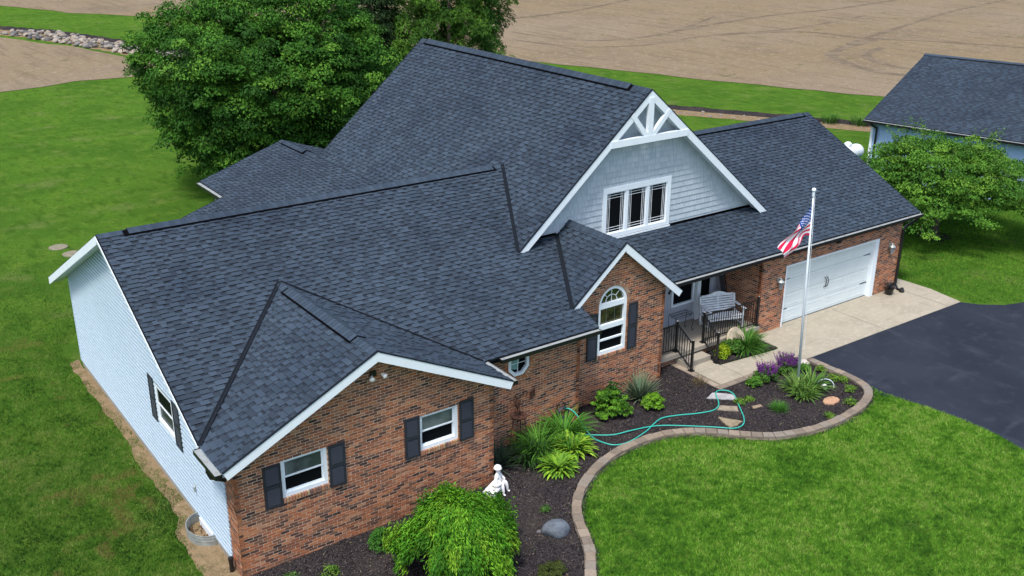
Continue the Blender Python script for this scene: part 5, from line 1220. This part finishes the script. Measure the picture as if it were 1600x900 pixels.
NS, NTT = 48, 52; mb = MB(); vs = [flagp(i/NS, j/NTT) for i in range(NS+1) for j in range(NTT+1)]
red, wht, blu = (.72, .02, .07), (.85, .85, .88), (.02, .07, .30)
fs, fc = [], []
for i in range(NS):
    for j in range(NTT):
        st = int(j/NTT*13); c = red if st % 2 == 0 else wht
        if i/NS < .40 and st < 7: c = blu
        a = [vs[i*(NTT+1)+j], vs[(i+1)*(NTT+1)+j], vs[(i+1)*(NTT+1)+j+1], vs[i*(NTT+1)+j+1]]; mb.add(a, [(0, 1, 2, 3)], c)
fo = mb.build('cloth', 'flagcloth', FLAG, smooth=True)
mb = MB()
for r_ in range(9):
    for c_ in range(6 if r_ % 2 == 0 else 5):
        s0 = .40*((c_+.5)/6+(0 if r_ % 2 == 0 else .5/6)); t0 = (7/13)*(r_+.75)/9.5; q = []
        for k in range(10): rr = 1 if k % 2 == 0 else .42; a = PI/2+k*PI/5; q.append((s0+.0225*rr*math.cos(a), t0-.030*rr*math.sin(a)))
        for sg in (-.004, .004): mb.add([flagp(max(0, a), max(0, b))+Vector((0, sg, 0)) for a, b in q], [tuple(range(10))], wht)
mb.build('stars', 'flagcloth', FLAG)
mb = MB(); mb.tube([HT+Vector((.01, 0, 0)), HB+Vector((.01, 0, 0))], .008, 5); mb.build('heading', 'white', FLAG)

# curved garden spotlight (dark dish with pale rim)
GL = empty('garden_light', (17.34, -1.36, .02), 'dark half-round garden light with a pale rim and white lens beside the daylilies', 'garden light', rz=math.radians(-35))
mb = MB(); q = [(.27*math.cos(t), .27*math.sin(t)) for t in [PI*k/14 for k in range(15)]]; mb.prism([(x, 0, z+.02) for x, z in q], [(x, .05, z+.02) for x, z in q]); mb.build('shield', 'shutter', GL)
mb = MB(); mb.tube([(.28*math.cos(t), -.01, .02+.28*math.sin(t)) for t in [PI*k/14 for k in range(15)]], .014, 5); mb.build('rim', 'white', GL)
mb = MB(); mb.lathe([(.03, -.10), (.09, -.06), (.10, 0), (.07, .06), (.02, .08)], (-.05, -.10, .10), 12); mb.build('lens', 'bulb', GL, smooth=True)

# ------------------------------------------------------------------ hose, rack
HS = [(9.55, 1.16, .62), (9.62, 1.02, .66), (9.72, .85, .55), (9.82, .62, .25), (9.86, .32, .05), (9.88, .05, .045), (10.06, -.33, .045), (10.5, -.44, .045), (11.26, -.28, .045), (11.73, -.09, .045), (12.11, -.01, .06), (12.61, -.13, .045), (13.12, -.36, .045), (13.56, -.48, .045), (13.87, -.42, .045), (14.12, -.2, .045), (14.28, .04, .07), (14.48, .23, .07), (14.72, .24, .045), (14.84, .06, .05), (14.78, -.2, .045), (14.39, -.74, .045), (13.98, -1.29, .045), (13.66, -1.54, .045), (13.32, -1.54, .045), (12.98, -1.23, .045), (12.46, -.78, .045), (11.91, -.35, .045), (11.5, -.15, .045), (10.89, -.06, .08), (10.42, .08, .045), (10.0, .35, .045), (9.7, .62, .045), (9.45, .8, .045)]
o = MB(); o.tube(smooth(HS, 8), .017, 8); tag(o.build('garden_hose', 'hose', smooth=True), 'turquoise garden hose looping over the mulch and stepping stones', 'hose')
HR = empty('hose_rack', (9.5, 1.22, .02), 'black arched hose hook standing by the brick wall in the daylilies', 'hose rack')
mb = MB(); mb.tube(smooth([(-.14, .0, 0), (-.15, 0, .55), (-.08, -.01, .78), (.04, -.02, .80), (.12, -.03, .66), (.14, -.03, .48)], 5), .014, 6); mb.build('hook', 'black', HR)
mb = MB()
for i in range(3): mb.tube([(.17*math.cos(t), -.06-.03*i, .52+.15*math.sin(t)) for t in [2*PI*k/20 for k in range(21)]], .017, 6)
mb.build('hose_coil', 'shutter', HR)

# ------------------------------------------------------------------ rusty garden stand and wall ornament
ST = empty('plant_obelisk', (7.95, 1.02, .02), 'rusty iron four-legged stand with a pan and dried sprays against the brick wall', 'garden ornament')
for a in range(4):
    t = PI/4+a*PI/2; mb = MB(); mb.tube([(.27*math.cos(t), .20*math.sin(t), 0), (.15*math.cos(t), .13*math.sin(t), .92)], .012, 5); mb.build('leg', 'rust', ST)
for z in (.3, .62):
    k = .27-.12*z/.92; mb = MB(); mb.tube([(k*math.cos(t), k*.8*math.sin(t), z) for t in [2*PI*i/16 for i in range(17)]], .006, 4); mb.build('hoop', 'rust', ST)
mb = MB(); mb.lathe([(.08, .90), (.22, .93), (.235, .97), (.21, .95), (.07, .92)], (0, 0, 0), 16); mb.build('pan', 'rust', ST)
for a in range(4):
    t = PI/4+a*PI/2; mb = MB(); mb.tube([(.08*math.cos(t), .08*math.sin(t), .94), (.10*math.cos(t), .10*math.sin(t), 1.12), (.03*math.cos(t), .03*math.sin(t), 1.30)], .009, 5); mb.build('cage_bar', 'rust', ST)
R = random.Random(14); mb = MB()
for k in range(26):
    a = R.uniform(0, 2*PI); L = R.uniform(.12, .30); z = R.uniform(1.2, 1.3); q = [(-.04, 0, z-.1), (-.05+L*.5*math.cos(a), .3*L*math.sin(a), z+.12), (-.05+L*math.cos(a), .4*L*math.sin(a), z+.08-R.random()*.2)]; mb.tube(q, [.008, .006, .004], 4)
mb.build('dried_sprays', 'rust', ST)
# scroll and leaf on the wall
WO = empty('wall_ornament', (8.35, 1.255, 1.38), 'dark rusty scroll and leaf ornament fixed on the brick wall', 'wall ornament')
mb = MB(); mb.tube([(-.28+.010*k*1.2*math.cos(k*.5), -.01, .06+.010*k*math.sin(k*.5)) for k in range(12)], .010, 5); mb.tube([(-.2, -.01, .0), (-.05, -.02, .10), (.04, -.02, .04), (.0, -.01, -.03)], .010, 5); mb.build('scroll', 'rust', WO)
mb = MB(); mb.prism([(.12, -.01, -.20), (.27, -.01, -.12), (.26, -.01, .13), (.22, -.01, .06), (.13, -.01, .02)], [(.12, -.03, -.20), (.27, -.03, -.12), (.26, -.03, .13), (.22, -.03, .06), (.13, -.03, .02)]); mb.build('leaf', 'rust', WO)

# ------------------------------------------------------------------ window well and pipe cap
WWL = empty('window_well', (0, 2.04, 0), 'half-round galvanised window well against the pale siding wall', 'window well')
mb = MB(); n = 20; vs = []
zs = [-.3, .10, .13, .16, .20, .24, .27]; ro = [0, 0, .012, 0, .012, 0, .014]
for zi, z in enumerate(zs):
    for k in range(n+1):
        t = PI/2+PI*k/n; r = 1+ro[zi]; vs.append((.46*math.cos(t)*r-.005, .56*math.sin(t)*r, z))
    for k in range(n+1):
        t = PI/2+PI*k/n; r = .975; vs.append((.46*math.cos(t)*r-.005, .56*math.sin(t)*r, z))
m1 = n+1; L2_ = 2*m1
fs = []
for zi in range(len(zs)-1):
    for k in range(n):
        a = zi*L2_+k; fs.append((a, a+1, a+1+L2_, a+L2_)[::-1]); b = a+m1; fs.append((b, b+1, b+1+L2_, b+L2_))
top = (len(zs)-1)*L2_
for k in range(n): fs.append((top+k, top+k+1, top+m1+k+1, top+m1+k))
mb.add(vs, fs); mb.build('corrugated_ring', 'galv', WWL)
mb = MB(); q = [(.43*math.cos(PI/2+PI*k/n), .53*math.sin(PI/2+PI*k/n)) for k in range(n+1)]; mb.prism([(x, y, .012) for x, y in q], [(x, y, .03) for x, y in q]); mb.build('well_floor', 'soil', WWL)
mb = MB(); mb.box((-.06, -.42, .02), (-.012, .40, .22)); mb.build('basement_window', 'white', WWL)
R = random.Random(5); mb = MB()
for k in range(40):
    x, y = -R.uniform(.05, .38), R.uniform(-.3, .38); a = R.uniform(0, 6); l = .05; mb.add([(x, y, .04+R.random()*.03), (x+l*math.cos(a), y+l*math.sin(a), .05), (x+l*math.cos(a+1.2), y+l*math.sin(a+1.2), .05+R.random()*.03)], [(0, 1, 2)])
tag(mb.build('dead_leaves', 'rust', WWL), kind='stuff')
PC = empty('vent_pipe', (-.10, .38, 0), 'short black pipe at the foot of the left brick corner', 'pipe'); mb = MB(); mb.lathe([(.05, 0), (.05, .3), (.06, .3), (.06, .36), (.01, .37)], (0, 0, 0), 10); mb.build('pipe_body', 'black', PC)

# ------------------------------------------------------------------ statue: seated child with a basket on a bench
STT = empty('statue', (6.30, -.38, .02), 'white garden statue of a seated child with a basket at the brick corner', 'statue', rz=math.radians(28)); STT.scale = (1.08, 1.08, 1.08)
def skinned(name, pts, edges, radii, m, parent, root=0, sub=2):
    me = bpy.data.meshes.new(name); me.from_pydata(pts, edges, []); o = link(name, me, parent)
    md = o.modifiers.new('skin', 'SKIN'); sk = me.skin_vertices[0] if me.skin_vertices else None
    if sk is None:
        bpy.context.view_layer.objects.active = o; 
    for i, r in enumerate(radii): me.skin_vertices[0].data[i].radius = (r, r) if not isinstance(r, tuple) else r
    me.skin_vertices[0].data[root].use_root = True
    md.use_smooth_shade = True; s2 = o.modifiers.new('sub', 'SUBSURF'); s2.levels = sub; s2.render_levels = sub; me.materials.append(MT[m])
    ca = None; return o
pts = [(0, 0, .27), (0, .01, .36), (0, .0, .46), (0, 0, .51), (0, -.005, .555), (0, -.01, .60),
       (-.06, -.05, .27), (-.09, -.17, .26), (-.09, -.19, .13), (-.09, -.20, .04), (-.09, -.25, .025),
       (.06, -.05, .27), (.08, -.17, .26), (.10, -.19, .13), (.11, -.20, .04), (.12, -.25, .025),
       (-.075, 0, .46), (-.11, -.04, .37), (-.08, -.13, .33), (.075, 0, .46), (.12, -.04, .37), (.09, -.14, .33)]
eds = [(0, 1), (1, 2), (2, 3), (3, 4), (4, 5), (0, 6), (6, 7), (7, 8), (8, 9), (9, 10), (0, 11), (11, 12), (12, 13), (13, 14), (14, 15), (2, 16), (16, 17), (17, 18), (2, 19), (19, 20), (20, 21)]
rad = [.085, .075, .065, .03, .055, .045, .06, .048, .036, .026, .022, .06, .048, .036, .026, .022, .035, .028, .022, .035, .028, .022]
skinned('figure', pts, eds, rad, 'statue', STT)
mb = MB(); mb.lathe([(.03, 0), (.10, .015), (.085, .03), (.07, .075), (.03, .095), (.01, .10)], (0, .0, .60), 14); mb.build('sun_hat', 'statue', STT, smooth=True)
mb = MB(); mb.lathe([(.05, 0), (.09, .04), (.115, .09), (.10, .09), (.07, .05), (.02, .04)], (-.17, -.06, .26), 14); mb.tube([(-.28, -.06, .35), (-.25, -.06, .44), (-.17, -.06, .48), (-.09, -.06, .44), (-.06, -.06, .35)], .010, 6); mb.build('basket', 'statue', STT, smooth=True)
mb = MB(); mb.box((-.46, -.15, .19), (.14, .13, .24)); mb.box((-.40, -.12, .0), (-.30, .10, .19)); mb.box((.02, -.10, .0), (.10, .10, .19)); mb.build('bench', 'statue', STT)
# face
mb = MB()
for sx in (-.018, .018): mb.lathe([(.001, -.006), (.007, 0), (.001, .006)], (sx, -.062, .572), 6)
mb.lathe([(.001, -.012), (.009, 0), (.001, .012)], (0, -.066, .556), 6); mb.tube([(-.014, -.058, .538), (0, -.062, .535), (.014, -.058, .538)], .004, 5)
for sx in (-.055, .055): mb.lathe([(.001, -.014), (.010, 0), (.001, .014)], (sx, -.012, .560), 6)
mb.build('face', 'statue', STT)

# ------------------------------------------------------------------ mulch chips and grass blades
def inpoly(x, y, poly):
    P = np.array(poly); n = len(P); c = np.zeros(len(x), bool); j = n-1
    for i in range(n):
        yi, yj, xi, xj = P[i, 1], P[j, 1], P[i, 0], P[j, 0]
        m_ = ((yi > y) != (yj > y)); c ^= m_ & (x < (xj-xi)*(y-yi)/((yj-yi) or 1e-9)+xi); j = i
    return c
def scatter(n, box, poly, seed, excl=()):
    g = np.random.default_rng(seed); x = g.uniform(box[0], box[1], n); y = g.uniform(box[2], box[3], n); m_ = inpoly(x, y, poly)
    for e in excl: m_ &= ~inpoly(x, y, e)
    return x[m_], y[m_], g
def proj(x, y):
    d = np.stack([x-CAM[0], y-CAM[1], np.full(len(x), -CAM[2])], 1); f = d@np.array(FW); return 800+FPX*(d@np.array(RT))/f, 450-FPX*(d@np.array(UP))/f, f
HOUSEFOOT = [[(-.05, 0), (6.5, 0), (6.5, 1.3), (10.2, 1.3), (10.2, 1.85), (13.8, 1.85), (13.8, 4), (-.05, 4)]]
for i, (poly, bx, n, z) in enumerate(((MB_POLY, (0, 18.6, -6, 2.5), 170000, .022), ([(15.97, 1.52), (18.42, 1.30), (18.42, 2.42), (15.97, 2.42)], (15.9, 18.5, 1.2, 2.5), 4500, .032))):
    x, y, g = scatter(n, bx, poly, 5+i)
    n = len(x); a = g.uniform(0, 2*PI, n); l = g.uniform(.012, .04, n); w_ = l*g.uniform(.25, .5, n); tz = g.uniform(-.012, .012, n); dx, dy = np.cos(a)*l/2, np.sin(a)*l/2; sx, sy = -np.sin(a)*w_/2, np.cos(a)*w_/2; zz = z+g.uniform(.004, .02, n)
    V = np.stack([np.stack([x-dx-sx, y-dy-sy, zz-tz], 1), np.stack([x-dx+sx, y-dy+sy, zz-tz+.004], 1), np.stack([x+dx+sx, y+dy+sy, zz+tz], 1), np.stack([x+dx-sx, y+dy-sy, zz+tz], 1)], 1).reshape(-1, 3)
    F = np.arange(4*n).reshape(n, 4); cols = np.array([(.033, .029, .031), (.055, .047, .048), (.016, .014, .015), (.095, .082, .078), (.055, .048, .058), (.19, .16, .12)]); C = np.repeat(cols[g.choice(6, n, p=[.28, .27, .2, .13, .09, .03])], 4, 0)
    tag(npmesh('mulch_chips', V, F, C, 'chip'), 'dark brown shredded wood mulch covering the planting bed' if i == 0 else 'dark wood mulch between the porch and the front walk', 'mulch', kind='stuff')
def vnoise(x, y, sc, seed):
    g_ = np.random.default_rng(seed); T = g_.random((256, 256)); X, Y = x/sc, y/sc; i, j = np.floor(X).astype(int), np.floor(Y).astype(int); a, b = X-i, Y-j; a = a*a*(3-2*a); b = b*b*(3-2*b)
    t = lambda p, q: T[p % 256, q % 256]
    return (t(i, j)*(1-a)+t(i+1, j)*a)*(1-b)+(t(i, j+1)*(1-a)+t(i+1, j+1)*a)*b
def mulchweeds():
    x, y, g = scatter(2600, (0, 18.6, -6, 2.5), MB_POLY, 77); k_ = vnoise(x, y, .5, 12) > .62; x, y = x[k_], y[k_]; n = len(x)
    p = np.stack([x, y, g.uniform(.035, .05, n)], 1); V, F, C = leaves(p, np.tile([0, 0, 1.], (n, 1)), .04, .5, pick(n, [(.09, .17, .03), (.16, .15, .05), (.20, .15, .07)]))
    tag(npmesh('mulch_litter', V, F, C, 'leaf'), 'scattered tiny weeds and fallen leaves on the dark mulch', 'litter', kind='stuff')
def grassmesh(name, x, y, g, h, w_, cols, label, stripe=None, worn=None):
    n = len(x); a = g.uniform(0, 2*PI, n); hh = h*g.uniform(.5, 1.2, n); lx, ly = g.normal(0, .5, n)*hh, g.normal(0, .5, n)*hh; ww = w_*g.uniform(.7, 1.4, n)/2
    V = np.stack([np.stack([x-np.cos(a)*ww, y-np.sin(a)*ww, np.zeros(n)], 1), np.stack([x+np.cos(a)*ww, y+np.sin(a)*ww, np.zeros(n)], 1), np.stack([x+lx, y+ly, hh], 1)], 1).reshape(-1, 3)
    F = np.arange(3*n).reshape(n, 3)
    f1 = .15*vnoise(x, y, 1.9, 1)+.20*vnoise(x, y, .55, 2)+.25*vnoise(x, y, .16, 3)+.28*vnoise(x, y, .07, 4)+.12*g.random(n)
    f1 = (f1-.5)*2.2+.56
    if stripe: f1 += stripe*np.sin(2*PI*(x*.97+y*.10)/1.25)
    ci = np.clip(f1*len(cols), 0, len(cols)-1).astype(int); c = np.array(cols)[ci]*(1+g.normal(0, .2, (n, 1)))
    if worn is not None:
        wn = np.clip((vnoise(x, y, 1.1, 7)*.6+vnoise(x, y, .35, 8)*.4-worn(x, y))/.10, 0, 1)[:, None]*.75; c = c*(1-wn)+np.array([.20, .15, .055])*wn
    C = np.repeat(np.clip(c, .004, 1), 3, 0)
    return tag(npmesh(name, V, F, C, 'grassblade'), label, 'grass', kind='stuff')
mulchweeds()
edgeout = offs(ES, .13)
RL = edgeout+[(18.52, -2.6), (18.80, -3.83), (18.93, -4.75), (18.93, -5.86), (18.72, -6.72), (18.9, -8.5), (14, -11), (5, -7)]
x, y, g = scatter(420000, (4.5, 19.2, -11, .0), RL, 21); u, v, f = proj(x, y); m_ = (v < 1200) & (u > 700) & (u < 1800); x, y = x[m_], y[m_]
# thin out next to the edging where soil shows
GR = [(.036, .118, .013), (.060, .185, .016), (.092, .24, .020), (.13, .30, .027), (.17, .345, .040), (.23, .365, .065)]
grassmesh('lawn_grass', x, y, g, .062, .015, GR, 'bright green mown lawn grass between the edging and the driveway')
LS = [(0, 13.2), (-.32, 12.9), (-.48, 11.6), (-.36, 10.2), (-.30, 9), (-.26, 7.6), (-.44, 6.2), (-.34, 5.2), (-.50, 3.6), (-.48, 2.9), (-.72, 2.4), (-.76, 1.4), (-.82, .6), (-.85, -.2), (-.9, -2), (.5, -2)]
LL = [(-.03, 13), (-.03, 2.7), (-.5, 2.55), (-.55, 1.5), (-.1, .1), (.5, -.75), (.95, -2.5), (2.1, -5.5), (-9, -5.5), (-12, 8), (-6, 34), (3, 34), (3, 20), (-.35, 13.9)]
x, y, g = scatter(1280000, (-12, 3, -5.5, 34), LL, 22); u, v, f = proj(x, y)
edge_ = np.interp(y, [-1.6, -1.1, -.4, .5, 1.4, 2.3, 2.9, 5.2, 6.2, 7.6, 9, 11.6, 13.2], [3, .2, -.55, -.56, -.50, -.55, -.22, -.14, -.26, -.10, -.14, -.24, -.16])
edge_ = edge_+(vnoise(x, y, .28, 9)-.5)*.42+(vnoise(x, y, .09, 10)-.5)*.16
m_ = (v < 1500) & ((x < edge_) | (y > 13.25)) & (u > -30) & (g.random(len(x)) < np.clip((43-f)/20, 0, 1)**1.6); x, y = x[m_], y[m_]
GL_ = [(.020, .060, .009), (.034, .098, .012), (.054, .135, .015), (.078, .17, .020), (.11, .205, .03), (.16, .22, .05)]
grassmesh('lawn_grass', x, y, g, .055, .016, GL_, 'darker green mown lawn grass left of the siding wall', stripe=.13, worn=lambda x, y: .60+.035*np.abs(x+1.6)+.006*np.abs(y-2))
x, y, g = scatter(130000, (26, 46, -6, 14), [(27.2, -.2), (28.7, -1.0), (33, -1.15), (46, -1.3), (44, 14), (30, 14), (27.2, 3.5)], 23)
grassmesh('lawn_grass', x, y, g, .06, .024, GR[:4], 'lawn grass coloured in darker greens for the shade under the spreading tree by the barn')  # lightest greens left out, putting the tree's shade into the blade colour

flush_roof()
flush('brick', 'brick_courses', 'brick')
flush('shake', 'shake_courses', 'shake')
